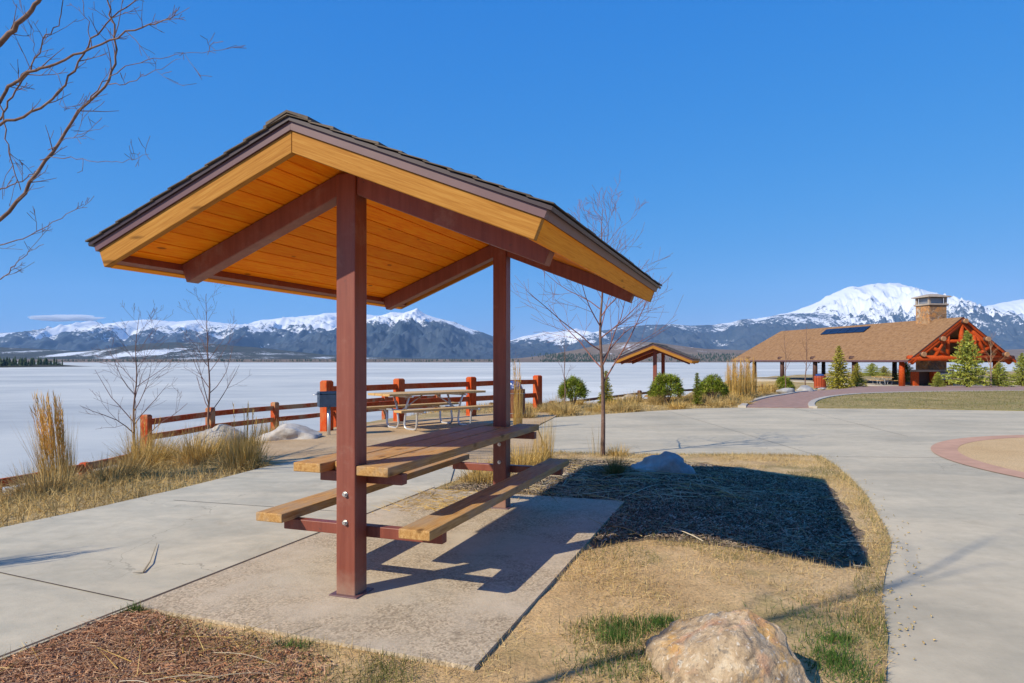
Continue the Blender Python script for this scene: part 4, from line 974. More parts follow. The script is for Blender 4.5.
# big tree left of the frame, limbs reaching in at the upper left
def w2l(px, py, Y, base): return Vector(((px - CX) / F * Y - base[0], Y - base[1], EYE + (CY - py) / F * Y - base[2]))
bb = (-6.5, 7.0, tz(-6.5, 7.0))
cust = []
def limb(a, b, Y0_, Y1_, r_, dep):
    A_ = w2l(a[0], a[1], Y0_, bb); B_ = w2l(b[0], b[1], Y1_, bb); cust.append((A_, B_ - A_, (B_ - A_).length, r_, dep))
big = thing('bare_tree', 'larger bare tree at the left edge with branches reaching over the lake', 'tree', bb)
rr = random.Random(5)
tp = [Vector((-.02 * i, .01 * i, -.1 + .5 * i)) + Vector((.05 * mn.noise(Vector((i * .4, 0, 2))), 0, 0)) for i in range(14)]
mb = MB(); mb.tube(tp, [.11 * (1 - .062 * i) for i in range(14)], 10); mb.build('trunk', M['bark_pale'], big, smooth=True)
segs = []
def spline(ctrl, n=8):
    out = []
    for i in range(len(ctrl) - 1):
        a, b, c, d = ctrl[max(i - 1, 0)], ctrl[i], ctrl[i + 1], ctrl[min(i + 2, len(ctrl) - 1)]
        for k in range(n):
            t = k / n; out.append(.5 * ((2 * b) + (c - a) * t + (2 * a - 5 * b + 4 * c - d) * t * t + (3 * b - a - 3 * c + d) * t ** 3))
    out.append(ctrl[-1]); return out
LIMBS = [  # (view track, distances, start radius, end radius, side twigs)
    ([(-110, 330), (-40, 255), (0, 220), (38, 172), (72, 122), (108, 80), (116, 40), (108, 0), (100, -50)], 7.0, 6.6, .034, .007, 16),
    ([(-110, 230), (-40, 190), (0, 100), (20, 78), (48, 66), (92, 48), (135, 30), (165, 20), (180, 8)], 7.2, 6.4, .034, .004, 14),
    ([(-80, 150), (-30, 70), (0, 44), (22, 20), (42, -4), (60, -40)], 7.0, 6.8, .050, .02, 4),
    ([(-60, 240), (-20, 132), (0, 124), (40, 108), (70, 78), (92, 40), (120, 14), (150, -12)], 7.1, 6.7, .028, .006, 9),
    ([(72, 122), (92, 96), (112, 76), (140, 62), (175, 55), (215, 52)], 6.8, 6.2, .010, .003, 7),
    ([(108, 84), (130, 82), (155, 70), (180, 58)], 6.7, 6.3, .007, .002, 4),
    ([(40, 160), (70, 158), (100, 162), (128, 160), (150, 154)], 6.8, 6.4, .007, .002, 6),
    ([(48, 150), (70, 138), (90, 132), (108, 126)], 6.8, 6.5, .006, .002, 4),
    ([(-60, 265), (-20, 250), (0, 245), (30, 236), (60, 218), (87, 206)], 6.9, 6.5, .012, .003, 6),
    ([(-40, 300), (0, 280), (14, 266), (28, 252), (44, 245)], 6.9, 6.6, .010, .003, 6),
    ([(0, 98), (8, 138), (14, 170), (20, 190)], 7.0, 6.9, .010, .006, 5),
    ([(20, 78), (32, 62), (34, 40), (30, 20)], 7.0, 6.8, .006, .002, 4),
    ([(92, 48), (88, 26), (82, 4), (80, -20)], 6.7, 6.6, .007, .003, 4),
    ([(48, 66), (62, 84), (60, 104), (78, 110)], 6.8, 6.7, .005, .002, 3),
    ([(0, 120), (12, 96), (30, 70), (44, 40), (60, 20), (64, -10)], 7.1, 6.9, .014, .005, 6),
    ([(-60, 205), (-10, 192), (10, 186), (30, 176), (38, 168)], 7.0, 6.9, .012, .005, 4)]
for tr, ya, yb, r0, r1, tw in LIMBS:
    n = len(tr); c = [w2l(px, py, ya + (yb - ya) * i / (n - 1), bb) for i, (px, py) in enumerate(tr)]
    p = spline(c, 5); m = len(p); r0 *= .72; r1 *= .72; rd = [r0 + (r1 - r0) * (i / (m - 1)) ** .8 for i in range(m)]
    for i in range(1, m): p[i] += Vector((rr.gauss(0, .008), rr.gauss(0, .01), rr.gauss(0, .008)))
    segs.append((1, p, rd))
    for k in range(tw):
        i = rr.randint(m // 4, m - 2); ax = (p[i + 1] - p[i]).normalized(); o_ = ax.orthogonal().normalized(); o_.rotate(Matrix.Rotation(rr.uniform(0, 6.283), 3, ax))
        grow(segs, p[i], ax * .8 + o_ * .7, rr.uniform(.12, .42), min(.006, rd[i] * .6), 1, rr, .15, .2, (1, 3), .5, .6)
# limbs joined to the trunk
for z_, tgt in ((1.2, LIMBS[0]), (2.0, LIMBS[1]), (2.6, LIMBS[2]), (2.1, LIMBS[3]), (1.5, LIMBS[8]), (1.0, LIMBS[9]), (1.8, LIMBS[15])):
    e = w2l(tgt[0][0][0], tgt[0][0][1], tgt[1], bb); s0 = Vector((0, 0, z_)); segs.append((1, [s0, s0.lerp(e, .5) + Vector((0, 0, -.08)), e], [tgt[3] * 1.4, tgt[3] * 1.2, tgt[3]]))
for k in range(9): a = 1.5 + k * .55; grow(segs, tp[5 + k % 7], Vector((-abs(math.cos(a)), math.sin(a), .9)), 1.8, .03, 2, rr, .3, .18)
mb = MB()
for dep, p, rd in segs: mb.tube(p, rd, 6 if rd[0] > .008 else 4, False)
mb.build('crown', M['bark'], big, smooth=True)
# tree behind the viewer whose trunk shadow crosses the lawn
bare_tree((-3.9, -.06, 0), 'tall slim bare tree standing left of the path behind the viewpoint', 7.2, .06, 41, 9, .22, .45, .55, 'bark_pale', 'twig', 2)

# ------------------------------------------------------------------ conifers and bushes
def spruce_mesh(H, Wd, mat, parent, seed, n_tier=20, dens=1.0):
    rr = np.random.default_rng(seed); mb = MB(); mb.tube([(0, 0, -.1), (0, 0, H * .97)], [H * .018, .01], 7); mb.build('trunk', M['bark'], parent)
    base, dirs, ln, wd = [], [], [], []
    for t in range(n_tier):
        f = t / (n_tier - 1); z = H * (.05 + .92 * f); L = Wd / 2 * (1 - f) ** .85 * (.9 + .2 * rr.random()) + .04; nb = max(4, int((7 + 5 * (1 - f))))
        for b in range(nb):
            a = b * 6.2832 / nb + rr.uniform(-.3, .3) + t * 1.1; Lb = L * rr.uniform(.7, 1.15); d = np.array([math.cos(a), math.sin(a), .12 + .5 * f + rr.uniform(-.1, .1)])
            m = max(8, int(Lb / H * 210 * dens))
            for k in range(m):
                s = (k + rr.random()) / m; p = np.array([0, 0, z]) + d * Lb * s - np.array([0, 0, .10 * Lb * s * s])
                q = d * .7 + rr.normal(0, .55, 3); q[2] += .15; base.append(p); dirs.append(q); ln.append(H * rr.uniform(.028, .055)); wd.append(H * rr.uniform(.014, .024))
    V, Fq = blade_arrays(np.array(base), np.array(ln), np.array(dirs), np.array(wd), np.full(len(ln), .05), 1)
    return np_mesh('crown', V, Fq, mat, parent)
def spruce(px, base_y, top_y, wpx, Y, label, mat, seed, name='spruce_tree'):
    X = (px - CX) / F * Y; z = tz(X, Y); H = (CY - top_y) / F * Y + EYE - z
    T = thing(name, label, 'tree', (X, Y, z)); spruce_mesh(H, wpx / F * Y, mat, T, seed); return T
spruce(967, 386, 331, 42, 50, 'big pale green spruce in front of the pavilion gable', M['spruce'], 1)
spruce(839, 386, 346, 26, 50, 'yellow-green spruce in front of the pavilion side', M['spruce_yellow'], 2)
spruce(857, 386, 363, 18, 52, 'little yellow-green spruce right of the taller yellow one', M['spruce_yellow'], 3)
spruce(999, 384, 362, 26, 52, 'small green spruce right of the big one', M['spruce'], 4)
spruce(1022, 381, 353, 26, 56, 'green spruce cut by the right edge', M['spruce'], 5)
spruce(906, 384, 362, 28, 70, 'green spruce seen under the pavilion roof', M['spruce'], 6)
spruce(938, 386, 372, 14, 51, 'tiny green spruce at the left foot of the big one', M['spruce'], 8)
spruce(872, 385, 363, 22, 98, 'green spruce far behind the pavilion, seen between its posts', M['spruce'], 11)
spruce(884, 385, 366, 18, 101, 'smaller spruce far behind the pavilion, left of its orange corner post', M['spruce_yellow'], 12)
spruce(606, 396, 371, 14, 21.5, 'narrow see-through young pine behind the slim bare tree', M['spruce_yellow'], 7)
spruce(697, 396, 373, 9, 21.6, 'small slender conifer left of the right-hand round bush', M['pine'], 9)
def bush(px, base_y, wpx, hpx, Y, label, seed):
    X = (px - CX) / F * Y; z = tz(X, Y); rx = wpx / F * Y / 2; h = hpx / F * Y; rg = np.random.default_rng(seed)
    T = thing('round_bush', label, 'bush', (X, Y, z)); sc = h
    mb = MB()
    for k in range(7): a = k * .9; mb.tube([(0, 0, -.05), (rx * .5 * math.cos(a), rx * .5 * math.sin(a), h * .6)], [.02, .008], 5)
    mb.build('stem', M['bark'], T)
    base, dirs, ln, wd = [], [], [], []
    tips = []
    for k in range(190):
        v = rg.normal(size=3); v /= np.linalg.norm(v); v[2] = abs(v[2]) * 1.1 - .25; rad = rg.uniform(.55, 1.0) ** .5
        rad *= 1 + .20 * mn.noise(Vector(v * 2.3) + Vector((seed, 0, 0)))
        tips.append((np.array([v[0] * rx * rad, v[1] * rx * rad, h * .45 + v[2] * h * .55 * rad]), v))
    for c, v in tips:
        for k in range(34):
            d = v * .8 + rg.normal(0, .75, 3) + np.array([0, 0, .35]); base.append(c + rg.normal(0, .045, 3) * h); dirs.append(d); ln.append(rg.uniform(.06, .12) * h); wd.append(rg.uniform(.014, .026) * h)
    V, Fq = blade_arrays(np.array(base), np.array(ln), np.array(dirs), np.array(wd), np.full(len(ln), .05), 1)
    V[:, 2] = np.maximum(V[:, 2], -.02)
    np_mesh('foliage', V, Fq, M['pine'], T); return T
bush(573, 403, 27, 30, 20.6, 'round dark green mugo pine bush left of the slim bare tree', 1)
bush(667, 403, 33, 31, 22, 'largest round green bush in front of the small distant shelter', 2)
bush(712, 399, 28, 28, 22.8, 'round green bush beside the tall tan grass', 3)
bush(656, 400, 15, 15, 23.5, 'small low bush tucked left of the largest round one', 4)
bush(784, 388, 17, 18, 36, 'round green bush under the left end of the pavilion roof', 5)

# ------------------------------------------------------------------ ornamental grasses
def clump_mesh(name, n, H, spread, base_r, width, mat, parent, seed, lean=(0, 0), droop=.25, plume=0, bot=.0):
    rg = np.random.default_rng(seed); a = rg.uniform(0, 6.2832, n); r = base_r * np.sqrt(rg.random(n)); t = np.abs(rg.normal(0, spread, n)); b = a + rg.normal(0, .5, n)
    base = np.stack([r * np.cos(a), r * np.sin(a), np.full(n, bot)], 1)
    d = np.stack([np.sin(t) * np.cos(b) + lean[0], np.sin(t) * np.sin(b) + lean[1], np.cos(t)], 1)
    L = H * rg.uniform(.45, 1.05, n)
    V, Fq = blade_arrays(base, L, d, width * rg.uniform(.6, 1.3, n), droop * rg.uniform(0, 1.6, n), 3)
    parts = [(V, Fq)]
    V[:, 2] = np.maximum(V[:, 2], -.01 + bot)
    return np_mesh(name, V, Fq, mat, parent)
def grass_thing(loc, label, H, n, seed, spread=.22, base_r=.12, mound=True, mat='straw', plume=False, lean=(0, 0), group=None, w=.007, mh=.55):
    T = thing('ornamental_grass', label, 'grass clump', loc, 0, group)
    clump_mesh('blades', n, H, spread, base_r, w, M[mat], T, seed, lean, .12)
    if mound: clump_mesh('skirt', int(n * 1.2), H * mh, .75, base_r * 1.5, w * 1.1, M['straw_dull'], T, seed + 50, lean, .7)
    if plume:
        rg = np.random.default_rng(seed + 9); k = plume; a = rg.uniform(0, 6.28, k); t = np.abs(rg.normal(0, spread * .5, k))
        d = np.stack([np.sin(t) * np.cos(a) + lean[0], np.sin(t) * np.sin(a) + lean[1], np.cos(t)], 1); d /= np.linalg.norm(d, axis=1, keepdims=True)
        base = np.stack([base_r * .5 * np.cos(a), base_r * .5 * np.sin(a), np.zeros(k)], 1); L = H * rg.uniform(.9, 1.25, k)
        B, Dd = [], []
        for i in range(k):
            for s in np.linspace(.45, 1, 26):
                B.append(base[i] + d[i] * L[i] * s); Dd.append(d[i] + rg.normal(0, .16, 3))
        V, Fq = blade_arrays(np.array(B), np.full(len(B), .10 * H), np.array(Dd), np.full(len(B), .009), np.full(len(B), .05), 1)
        np_mesh('plume', V, Fq, M['plume'], T)
    return T
def gp(x, y): return (x, y, tz(x, y) - .01)
grass_thing(gp(-6.2, 9.35), 'tall golden plumed grass clump leaning left at the lake edge', 1.08, 620, 1, .10, .19, True, 'straw', 60, (-.12, 0), None, .006)
grass_thing(gp(-5.15, 9.7), 'wide drooping golden grass mound below the bare trees', .62, 650, 2, .6, .25, True, 'straw', 0, (.25, 0))
grass_thing(gp(-4.35, 9.6), 'mounded golden grass in front of the half-hidden pale boulder', .62, 650, 3, .5, .25, True, 'straw', 0, (.15, 0))
grass_thing(gp(-3.55, 9.05), 'spiky upright golden grass clump at the bend of the path', .66, 600, 4, .26, .2, True, 'straw', 10, (0, 0))
grass_thing(gp(-4.9, 8.5), 'dull flattened grass mound beside the path', .40, 520, 5, .8, .25, True, 'straw_dull', 0, (.3, 0))
grass_thing(gp(-5.6, 8.2), 'shaggy straw mound at the foot of the plumed grass', .45, 560, 6, .7, .28, True, 'straw_dull', 0, (-.1, 0))
grass_thing(gp(-5.9, 10.9), 'straw clump behind the plumed grass', .7, 380, 7, .3, .2, True, 'straw', 8, (0, 0))
grass_thing(gp(-6.7, 13.3), 'golden clump at the foot of the red corner post', .62, 420, 8, .4, .22, True, 'straw', 0)
grass_thing(gp(-5.0, 14.2), 'brown-tipped clump on the bank left of the long pale boulder', .55, 420, 9, .4, .22, True, 'straw_dull', 0)
grass_thing(gp(-7.3, 9.4), 'sparse dry clump at the left edge near the low fence', .6, 240, 10, .4, .22, True, 'straw_dull', 4)
grass_thing((-4.88, 3.70, -.02), 'unseen plume clump added left of view to cast a shadow on the path', 1.4, 420, 11, .08, .10, True, 'straw', 30, (.02, 0), None, .008, .35)  # added out of view, sized so its shadow tips reach the path
grass_thing((.43, 9.15, .0), 'tall sparse straw clump between the far bench end and the slim tree', .80, 200, 12, .08, .12, True, 'straw', 0, (0, 0), None, .005, .35)
grass_thing((.12, 8.9, .0), 'matted straw clump behind the far shelter post', .42, 520, 13, .5, .3, True, 'straw', 0)
grass_thing((-.28, 7.9, .012), 'flattened straw clump at the foot of the far shelter post', .30, 420, 14, .8, .22, True, 'straw', 0)
grass_thing((.12, 14.0, .0), 'tall pale plume grass beside the slatted bin', 1.15, 160, 15, .05, .09, False, 'straw', 10)
grass_thing((1.25, 8.25, .02), 'grey-green tussock of fine blades in the shaded bed', .30, 420, 16, .75, .07, False, 'grass_mix', 0)
grass_thing((1.55, 10.0, .0), 'low yellow tuft at the plaza edge behind the grey boulder', .22, 260, 17, .6, .14, False, 'straw', 0)
grass_thing((1.22, 9.85, .0), 'few upright stalks around the slim bare tree', .6, 26, 18, .12, .1, False, 'straw_dull', 0, w=.005)
q = at(740, 394)
for k, (px, Y) in enumerate(((731, 26), (738, 25.2), (745, 26.2), (751, 27.5))):
    X = (px - CX) / F * Y; lab = ['leftmost tall tan reed grass in the row beside the pavilion', 'second tall tan reed grass, nearest to the round bush', 'third tall tan reed grass of the row by the brick walk', 'last tall tan reed grass, closest to the brick walk'][k]
    grass_thing((X, Y, tz(X, Y)), lab, 1.2, 420, 40 + k, .07, .2, True, 'straw', 30, group='tall reed grasses beside the brick walk', w=.012, mh=.3)
for k, px in enumerate((763, 772)):
    Y = 29 + k; X = (px - CX) / F * Y; grass_thing((X, Y, tz(X, Y)), ['low tan tuft by the left kerb of the brick walk', 'low tan tuft farther along the left kerb'][k], .6, 300, 50 + k, .25, .2, True, 'straw', 0, w=.012)
# low tufts between the plaza and the far bushes
tpl = [thing('grass_tuft', 'low dry grass tuft in the planted strip between plaza and bushes', 'grass clump', (0, 0, -50), 0, 'dry tufts in the strip beyond the plaza') for _ in range(4)]
for k, t_ in enumerate(tpl): clump_mesh('blades', 260, [.30, .38, .26, .34][k], .65, .16, .012, M['straw_dull'] if k % 2 else M['straw'], t_, 70 + k, (0, 0), .4)
cnt = 0; rr = random.Random(77); used = [False] * 4
while cnt < 64:
    px = rr.uniform(520, 752); yl = np.interp(px, [520, 555, 650, 745], [420, 416, 410.5, 406.5]) - rr.uniform(.8, 12) ; q = at(px, yl)
    if not (16 < q[1] < 30): continue
    k = rr.randrange(4)
    o = tpl[k] if not used[k] else copy_tree(tpl[k]); used[k] = True
    o.location = (q[0], q[1], tz(*q) - .02); o.rotation_euler = (0, 0, rr.uniform(0, 6.28)); s = rr.uniform(.7, 1.4); o.scale = (s, s, s * rr.uniform(.8, 1.2)); cnt += 1

# ------------------------------------------------------------------ loose ground cover (stuff)
def scatter_blades(name, pts, z, Lr, wr, mat, tilt=.9, droop=.3, seg=1):
    n = len(pts); a = RNG.uniform(0, 6.2832, n); t = np.abs(RNG.normal(0, tilt, n)).clip(0, 1.45) if tilt < 1.35 else RNG.uniform(1.28, 1.6, n)
    d = np.stack([np.sin(t) * np.cos(a), np.sin(t) * np.sin(a), np.cos(t)], 1); b = np.column_stack([pts, z])
    V, Fq = blade_arrays(b, RNG.uniform(*Lr, n), d, RNG.uniform(*wr, n), np.full(n, droop) * RNG.random(n), seg)
    o = np_mesh(name, V, Fq, M[mat]); return o
def rand_in(poly, n, excl=(), box=None):
    P = np.array(poly); lo, hi = P.min(0), P.max(0)
    if box is not None: lo, hi = np.maximum(lo, box[0]), np.minimum(hi, box[1])
    out = []; m = 0
    while m < n:
        q = RNG.uniform(lo, hi, (n * 2, 2)); k = inside(P, q[:, 0], q[:, 1])
        for e in excl: k &= ~inside(np.array(e), q[:, 0], q[:, 1])
        q = q[k]; out.append(q); m += len(q)
    return np.concatenate(out)[:n]
def nfield(p, f, s=0): return np.array([mn.noise(Vector((x * f, y * f, s))) + .5 * mn.noise(Vector((x * f * 2.3, y * f * 2.3, s))) for x, y in p])
vis = ((-3, 1.8), (6, 12))
pts = rand_in(island, 60000, (PADP, mulch_poly, roof_shade_poly), vis)
w = nfield(pts, 1.1) + .8 * np.exp(-seg_dist(np.array(island + [island[0]]), pts[:, 0], pts[:, 1]) / .25); pts = pts[w + RNG.normal(0, .22, len(w)) > .12]
tag(scatter_blades('dead_grass', pts, np.full(len(pts), .010), (.02, .075), (.002, .0042), 'thatch', 1.25), 'dead tan lawn thatch around the pad and boulder', 'dry grass', kind='stuff')
# greener patches: round the boulder, pad corner, plaza rim
def patch(c, r, n): q = RNG.normal(0, 1, (n, 2)) * np.array(r) + np.array(c); return q
gr = [patch((.62, 3.55), (.12, .07), 700), patch((.52, 3.42), (.05, .05), 400), patch((.8, 3.62), (.05, .03), 250), patch((1.5, 3.12), (.07, .12), 900), patch((1.62, 3.4), (.05, .06), 300), patch((1.75, 3.6), (.2, .2), 500), patch(uv(-.62, -.98), (.04, .03), 260), patch(uv(-.72, .15), (.05, .02), 120), patch((.5, 3.1), (.15, .1), 500)]
g = np.concatenate(gr); g = g[~inside(np.array(PADP), g[:, 0], g[:, 1])]; g = g[inside(np.array(island), g[:, 0], g[:, 1])]
tag(scatter_blades('green_grass', g, np.full(len(g), .010), (.025, .07), (.0025, .005), 'grass_green', .6), 'fresh green grass sprouting round the boulder', 'grass', kind='stuff')
ol_x = patch(uv(-.95, .75), (.10, .22), 1800); ol_x = ol_x[~inside(np.array(PADP), ol_x[:, 0], ol_x[:, 1])]
tag(scatter_blades('corner_grass', ol_x, np.full(len(ol_x), .010), (.02, .06), (.0022, .0045), 'grass_mix', .8), 'olive grass between the bark mulch and the pad corner', 'grass', kind='stuff')
ol = np.concatenate([rand_in(island, 9000, (PADP, roof_shade_poly, mulch_poly), ((-.9, 2.2), (2.6, 4.2))), rand_in(island, 26000, (PADP, roof_shade_poly, mulch_poly), vis)])
e = seg_dist(np.array(island + [island[0]]), ol[:, 0], ol[:, 1]); ww = nfield(ol, .9, 9); ol = ol[(e < .13 + .16 * ww) | (ww > .48)]
tag(scatter_blades('olive_grass', ol, np.full(len(ol), .010), (.02, .06), (.0022, .0045), 'grass_mix', .9), 'olive grass mixed into the dead lawn edges', 'grass', kind='stuff')
def chips(name, pts, z, Lr, wr, mat):
    n = len(pts); a = RNG.uniform(0, 6.2832, n); L = RNG.uniform(*Lr, n); w = RNG.uniform(*wr, n); th = RNG.uniform(.003, .007, n)
    tx = RNG.normal(0, .35, n); c, s = np.cos(a), np.sin(a); V = np.zeros((n, 8, 3)); i = 0
    for kz in (0, 1):
        for sx, sy in ((-1, -1), (1, -1), (1, 1), (-1, 1)):
            lx = sx * L / 2 * (1 if sy > 0 else .8); ly = sy * w / 2; V[:, i, 0] = pts[:, 0] + lx * c - ly * s; V[:, i, 1] = pts[:, 1] + lx * s + ly * c; V[:, i, 2] = z + lx * tx + ly * tx * .6 + kz * th + L * .12; i += 1
    Fb = np.array([(3, 2, 1, 0), (4, 5, 6, 7), (0, 1, 5, 4), (1, 2, 6, 5), (2, 3, 7, 6), (3, 0, 4, 7)]); Fq = (np.arange(n)[:, None, None] * 8 + Fb[None]).reshape(-1, 4)
    return np_mesh(name, V.reshape(-1, 3), Fq, M[mat])
mp = rand_in(mulch_poly, 30000, (PADP,), ((-4, .9), (2, 6))); mp = mp[seg_dist(np.array(mulch_poly[13:]), mp[:, 0], mp[:, 1]) > .55 * RNG.random(len(mp)) ** 1.5]
mp = mp + RNG.normal(0, .035, mp.shape) * (RNG.random((len(mp), 1)) < .3); mp = mp[~inside(np.array(PADP), mp[:, 0], mp[:, 1]) & inside(np.array(island), mp[:, 0], mp[:, 1])]
tag(chips('bark_chip_mulch', mp, np.full(len(mp), .012), (.006, .030), (.002, .007), 'chips'), 'red-brown bark chip mulch in the corner by the path', 'mulch', kind='stuff')
fb = rand_in(mulch_poly, 26000, (PADP,), ((-4, .9), (2, 6))); fb = fb[seg_dist(np.array(mulch_poly[13:]), fb[:, 0], fb[:, 1]) > .5 * RNG.random(len(fb)) ** 1.5]
tag(scatter_blades('mulch_fibre', fb, np.full(len(fb), .014) + RNG.random(len(fb)) * .012, (.02, .10), (.002, .005), 'chips', 1.5, .1), 'shredded bark fibres on the mulch', 'mulch', kind='stuff')
fs = rand_in(mulch_poly, 800, (PADP,), ((-4, .9), (2, 6))); fs = fs[nfield(fs, 1.2, 6) > .0]
tag(scatter_blades('mulch_straw', fs, np.full(len(fs), .026), (.06, .28), (.0025, .005), 'straw', 1.5, .05), 'straw scattered over the bark mulch', 'straw', kind='stuff')
fp = rand_in(mulch_poly, 12000, (PADP,), ((-4, .9), (2, 6))); fp = fp[(nfield(fp, 1.4, 3) > .3) | (seg_dist(np.array(mulch_poly[13:]), fp[:, 0], fp[:, 1]) < .4 * RNG.random(len(fp)) + .08)]
tag(scatter_blades('mulch_edge_grass', fp, np.full(len(fp), .012), (.02, .06), (.0022, .0045), 'grass_mix', 1.1), 'dead grass creeping over the mulch edge', 'dry grass', kind='stuff')
gp2 = rand_in(roof_shade_poly, 34000, (PADP,)); gp2 = gp2[seg_dist(np.array(roof_shade_poly), gp2[:, 0], gp2[:, 1]) > .12 * RNG.random(len(gp2)) ** .5]
tag(chips('roof_shade_chips', gp2, np.full(len(gp2), .012), (.012, .05), (.004, .011), 'shade_toned_chips'), 'chip mulch coloured dark to fill out the shelter roof shadow', 'mulch', kind='stuff')
sd = rand_in(roof_shade_poly, 4200, (PADP,)); sd = sd[nfield(sd, 1.5, 12) + RNG.normal(0, .25, len(sd)) > -.05]
tag(scatter_blades('mulch_debris', sd, np.full(len(sd), .026), (.05, .26), (.003, .006), 'stem', 1.5, .05), 'pale dead stems littering the shadow-darkened mulch', 'stems', kind='stuff')
st = rand_in(roof_shade_poly, 9000, (PADP,)); st = st[nfield(st, 1.6, 4) + RNG.normal(0, .2, len(st)) > .05]
tag(scatter_blades('shaded_bed_grass', st, np.full(len(st), .014), (.02, .06), (.0022, .0045), 'grass_mix', 1.0), 'thin grass growing through the shadow-darkened mulch', 'grass', kind='stuff')
# left bank grass and the strip beyond the plaza
bank = [(-3.2, 9.0), (-3.42, 8.1), (-3.62, 7.35), (-3.95, 6.4), (-4.28, 5.6), (-4.65, 4.6), (-5.3, 3.2), (-9, 3.2), (-9.4, 11.5), (-8.4, 15), (-7, 17), (-4.3, 13.6), (-4.1, 10.5)]
bp = rand_in(bank, 52000, (), ((-9.4, 3.4), (-2, 17))); bz = terrain(bp[:, 0], bp[:, 1]) - .03
tag(scatter_blades('bank_grass', bp, bz, (.06, .24), (.004, .008), 'straw_dull', 1.05, .5, 2), 'matted straw-coloured grass covering the bank beside the path', 'dry grass', kind='stuff')
bp = rand_in(bank, 9000, (), ((-9.4, 3.4), (-2, 17))); k = nfield(bp, .9, 2) > .25; bp = bp[k]
tag(scatter_blades('bank_green_grass', bp, terrain(bp[:, 0], bp[:, 1]) - .02, (.04, .12), (.003, .007), 'grass_mix', .8, .4, 1), 'patches of green grass in the straw bank', 'grass', kind='stuff')
strip_p = [(.6, 19.6), (1.05, 16.85), (2.3, 17.85), (3.83, 19.0), (5.3, 20.0), (7.0, 20.5), (8.5, 24), (12, 32), (14, 38), (6, 31), (1.6, 26), (-2.5, 24), (-3.5, 20.5), (-1, 18.2)]
sp2 = rand_in(strip_p, 26000); 
tag(scatter_blades('strip_grass', sp2, terrain(sp2[:, 0], sp2[:, 1]) - .03, (.08, .22), (.006, .012), 'straw_dull', .8, .4, 1), 'dry grass covering the planted strip beyond the plaza', 'dry grass', kind='stuff')
lw = [(x, y) for x, y in R_edge[6:]] + [(40, 24), (30, 18), (14.2, 19.1), (11.5, 19.9), (9.8, 20.4)]
lp = rand_in(lw, 26000, (), ((8, 18), (34, 40)))
tag(scatter_blades('lawn_grass', lp, terrain(lp[:, 0], lp[:, 1]) + .015, (.03, .09), (.008, .016), 'grass_mix', .9, .3, 1), 'short yellow-green winter grass on the lawn by the pavilion', 'grass', kind='stuff')
ge = RNG.integers(0, len(island), 700); ed = np.array(island); nx2 = np.roll(ed, -1, 0); tt = RNG.random((700, 1)); gq = ed[ge] + (nx2[ge] - ed[ge]) * tt + RNG.normal(0, .09, (700, 2)); gq = gq[~inside(np.array(PADP), gq[:, 0], gq[:, 1])]
tag(chips('path_grit', gq, np.full(len(gq), .004), (.005, .024), (.003, .007), 'thatch'), 'grit and bark bits strewn along the paving edge', 'grit', kind='stuff')
# loose stems
mb = MB(); rr = random.Random(3)
def stem(p, a, L, r_=.004, z=.03):
    pts = [Vector((p[0] + math.cos(a) * L * t + .05 * L * math.sin(3 * t + a), p[1] + math.sin(a) * L * t, z + .02 * math.sin(math.pi * t))) for t in np.linspace(0, 1, 6)]
    mb.tube(pts, [r_ * (1 - .5 * t) for t in np.linspace(0, 1, 6)], 5)
for _ in range(260):
    q = (rr.uniform(.1, 2.4), rr.uniform(6.8, 9.3))
    if inside(np.array(roof_shade_poly), np.array([q[0]]), np.array([q[1]]))[0]: stem(q, rr.uniform(0, 6.28), rr.uniform(.15, .6), .0038)
for px, py, a, L in ((560, 500, .4, 1.0), (640, 540, 2.0, .35), (700, 545, 1.9, .5), (600, 478, .1, .9), (620, 500, .9, .9)): stem(at(px, py, 0), a, L, .005)
for _ in range(9): stem(uv(rr.uniform(-1.7, -.8), rr.uniform(-.95, .1)), rr.uniform(-.5, 1.1), rr.uniform(.12, .4), .0022, .026)
tag(mb.build('fallen_stems', M['stem']), 'bleached fallen grass stems lying on the mulch', 'stems', kind='stuff')
mb = MB(); a = at(143, 575, 0); b = at(157, 546, 0); c = at(150, 566, 0)
mb.tube([(a[0], a[1], .02), (c[0], c[1], .03), (b[0], b[1], .022)], [.007, .004, .0015], 5); mb.tube([(a[0], a[1], .02), (a[0] - .05, a[1] - .03, .025)], [.009, .003], 5)
tag(mb.build('dry_leaf_blade', M['stem']), 'single dry straw blade lying on the concrete path', 'straw')
lit = np.concatenate([rand_in(PADP, 1500, (), (uv(1.6, -1.3), uv(3.4, -.1))) for _ in range(1)])
dd = np.array([(Vector(q) - Vector(uv(2.6, -.6))).length for q in lit]); lit = lit[dd + RNG.normal(0, .12, len(lit)) < .55]
tag(scatter_blades('straw_litter', lit, np.full(len(lit), .03), (.05, .2), (.003, .006), 'straw', 1.4, .0, 1), 'loose straw blown over the pad by the far post', 'straw', kind='stuff')

# ------------------------------------------------------------------ air, light, camera
hz = MB(); hz.box(-15000, 15000, -300, 15800, -60, 1700); hm, nt, bs = nodes_of('air_haze'); nt.nodes.remove(bs)
pv = nt.nodes.new('ShaderNodeVolumePrincipled'); pv.inputs['Color'].default_value = (.40, .66, 1.0, 1); pv.inputs['Density'].default_value = 3.3e-5
nt.links.new(pv.outputs[0], nt.nodes['Material Output'].inputs['Volume'])
HZ = tag(hz.build('haze', hm), kind='stuff')

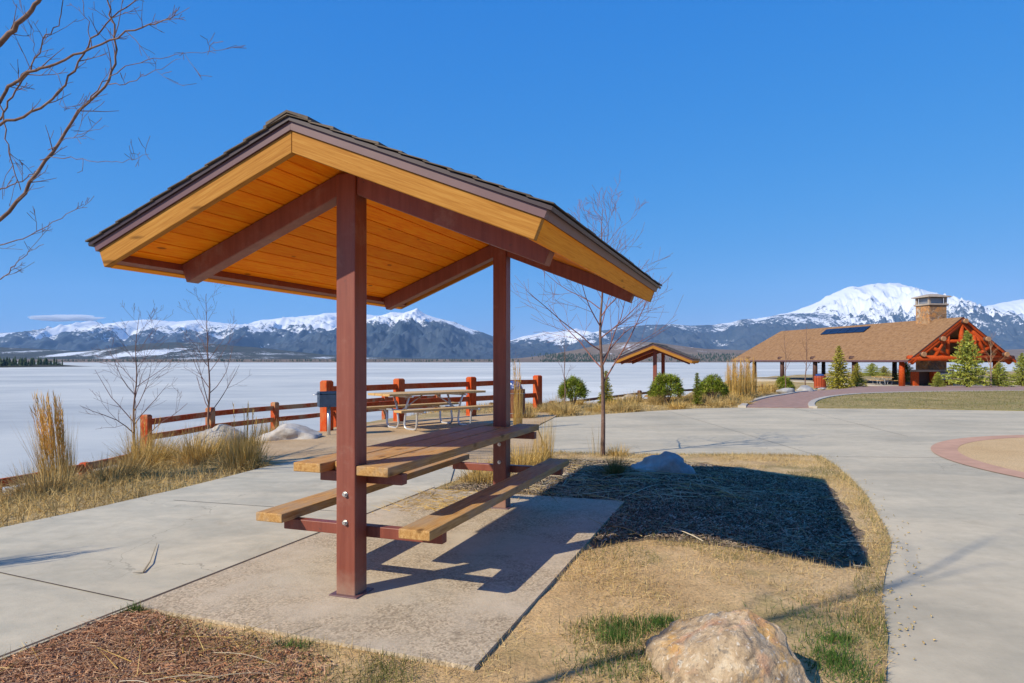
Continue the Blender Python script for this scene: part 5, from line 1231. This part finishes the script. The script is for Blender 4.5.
w = bpy.data.worlds.new('World'); SC.world = w; w.use_nodes = True; nt = w.node_tree; bg = nt.nodes['Background']
sky = nt.nodes.new('ShaderNodeTexSky'); sky.sky_type = 'NISHITA'; sky.sun_disc = False
sky.sun_elevation = SUN_EL; sky.sun_rotation = SUN_AZ + math.pi; sky.altitude = 2700; sky.air_density = 1.0; sky.dust_density = .6; sky.ozone_density = 3.0
sp = nt.nodes.new('ShaderNodeSeparateColor'); cb = nt.nodes.new('ShaderNodeCombineColor'); nt.links.new(sky.outputs[0], sp.inputs[0])
for i, (g, a) in enumerate(((1.5, .36), (.46, .405), (.16, .73))):      # deep high-altitude blue: flatter and more saturated than the model's own
    v = math_(nt, 'MULTIPLY', sp.outputs[i], .143); v = math_(nt, 'POWER', v, g); v = math_(nt, 'MULTIPLY', v, a / .143); nt.links.new(v, cb.inputs[i])
nt.links.new(cb.outputs[0], bg.inputs['Color']); bg.inputs['Strength'].default_value = .13
sl = bpy.data.lights.new('sun', 'SUN'); sl.energy = 4.6; sl.angle = R(.5); sl.color = (1, .90, .72)
so = bpy.data.objects.new('sun', sl); COL.objects.link(so)
dv = Vector((math.sin(SUN_AZ) * math.cos(SUN_EL), math.cos(SUN_AZ) * math.cos(SUN_EL), -math.sin(SUN_EL)))
so.rotation_euler = dv.to_track_quat('-Z', 'Y').to_euler(); so.location = (-20, -15, 20)
cd = bpy.data.cameras.new('camera'); co = bpy.data.objects.new('camera', cd); COL.objects.link(co); SC.camera = co
cd.sensor_width = 36; cd.lens = F / 1024 * 36; cd.shift_y = (CY - 341.5) / 1024; cd.clip_end = 60000; cd.clip_start = .05
co.location = (0, 0, EYE); co.rotation_euler = (math.pi / 2, 0, 0)
vs = SC.view_settings; vs.view_transform = 'Standard'; vs.look = 'None'; vs.gamma = 1; vs.exposure = .27; vs.use_curve_mapping = False
SC.render.engine = 'CYCLES'; SC.cycles.max_bounces = 8; SC.cycles.diffuse_bounces = 5; SC.cycles.volume_bounces = 3
SC.render.resolution_x, SC.render.resolution_y = 1024, 683
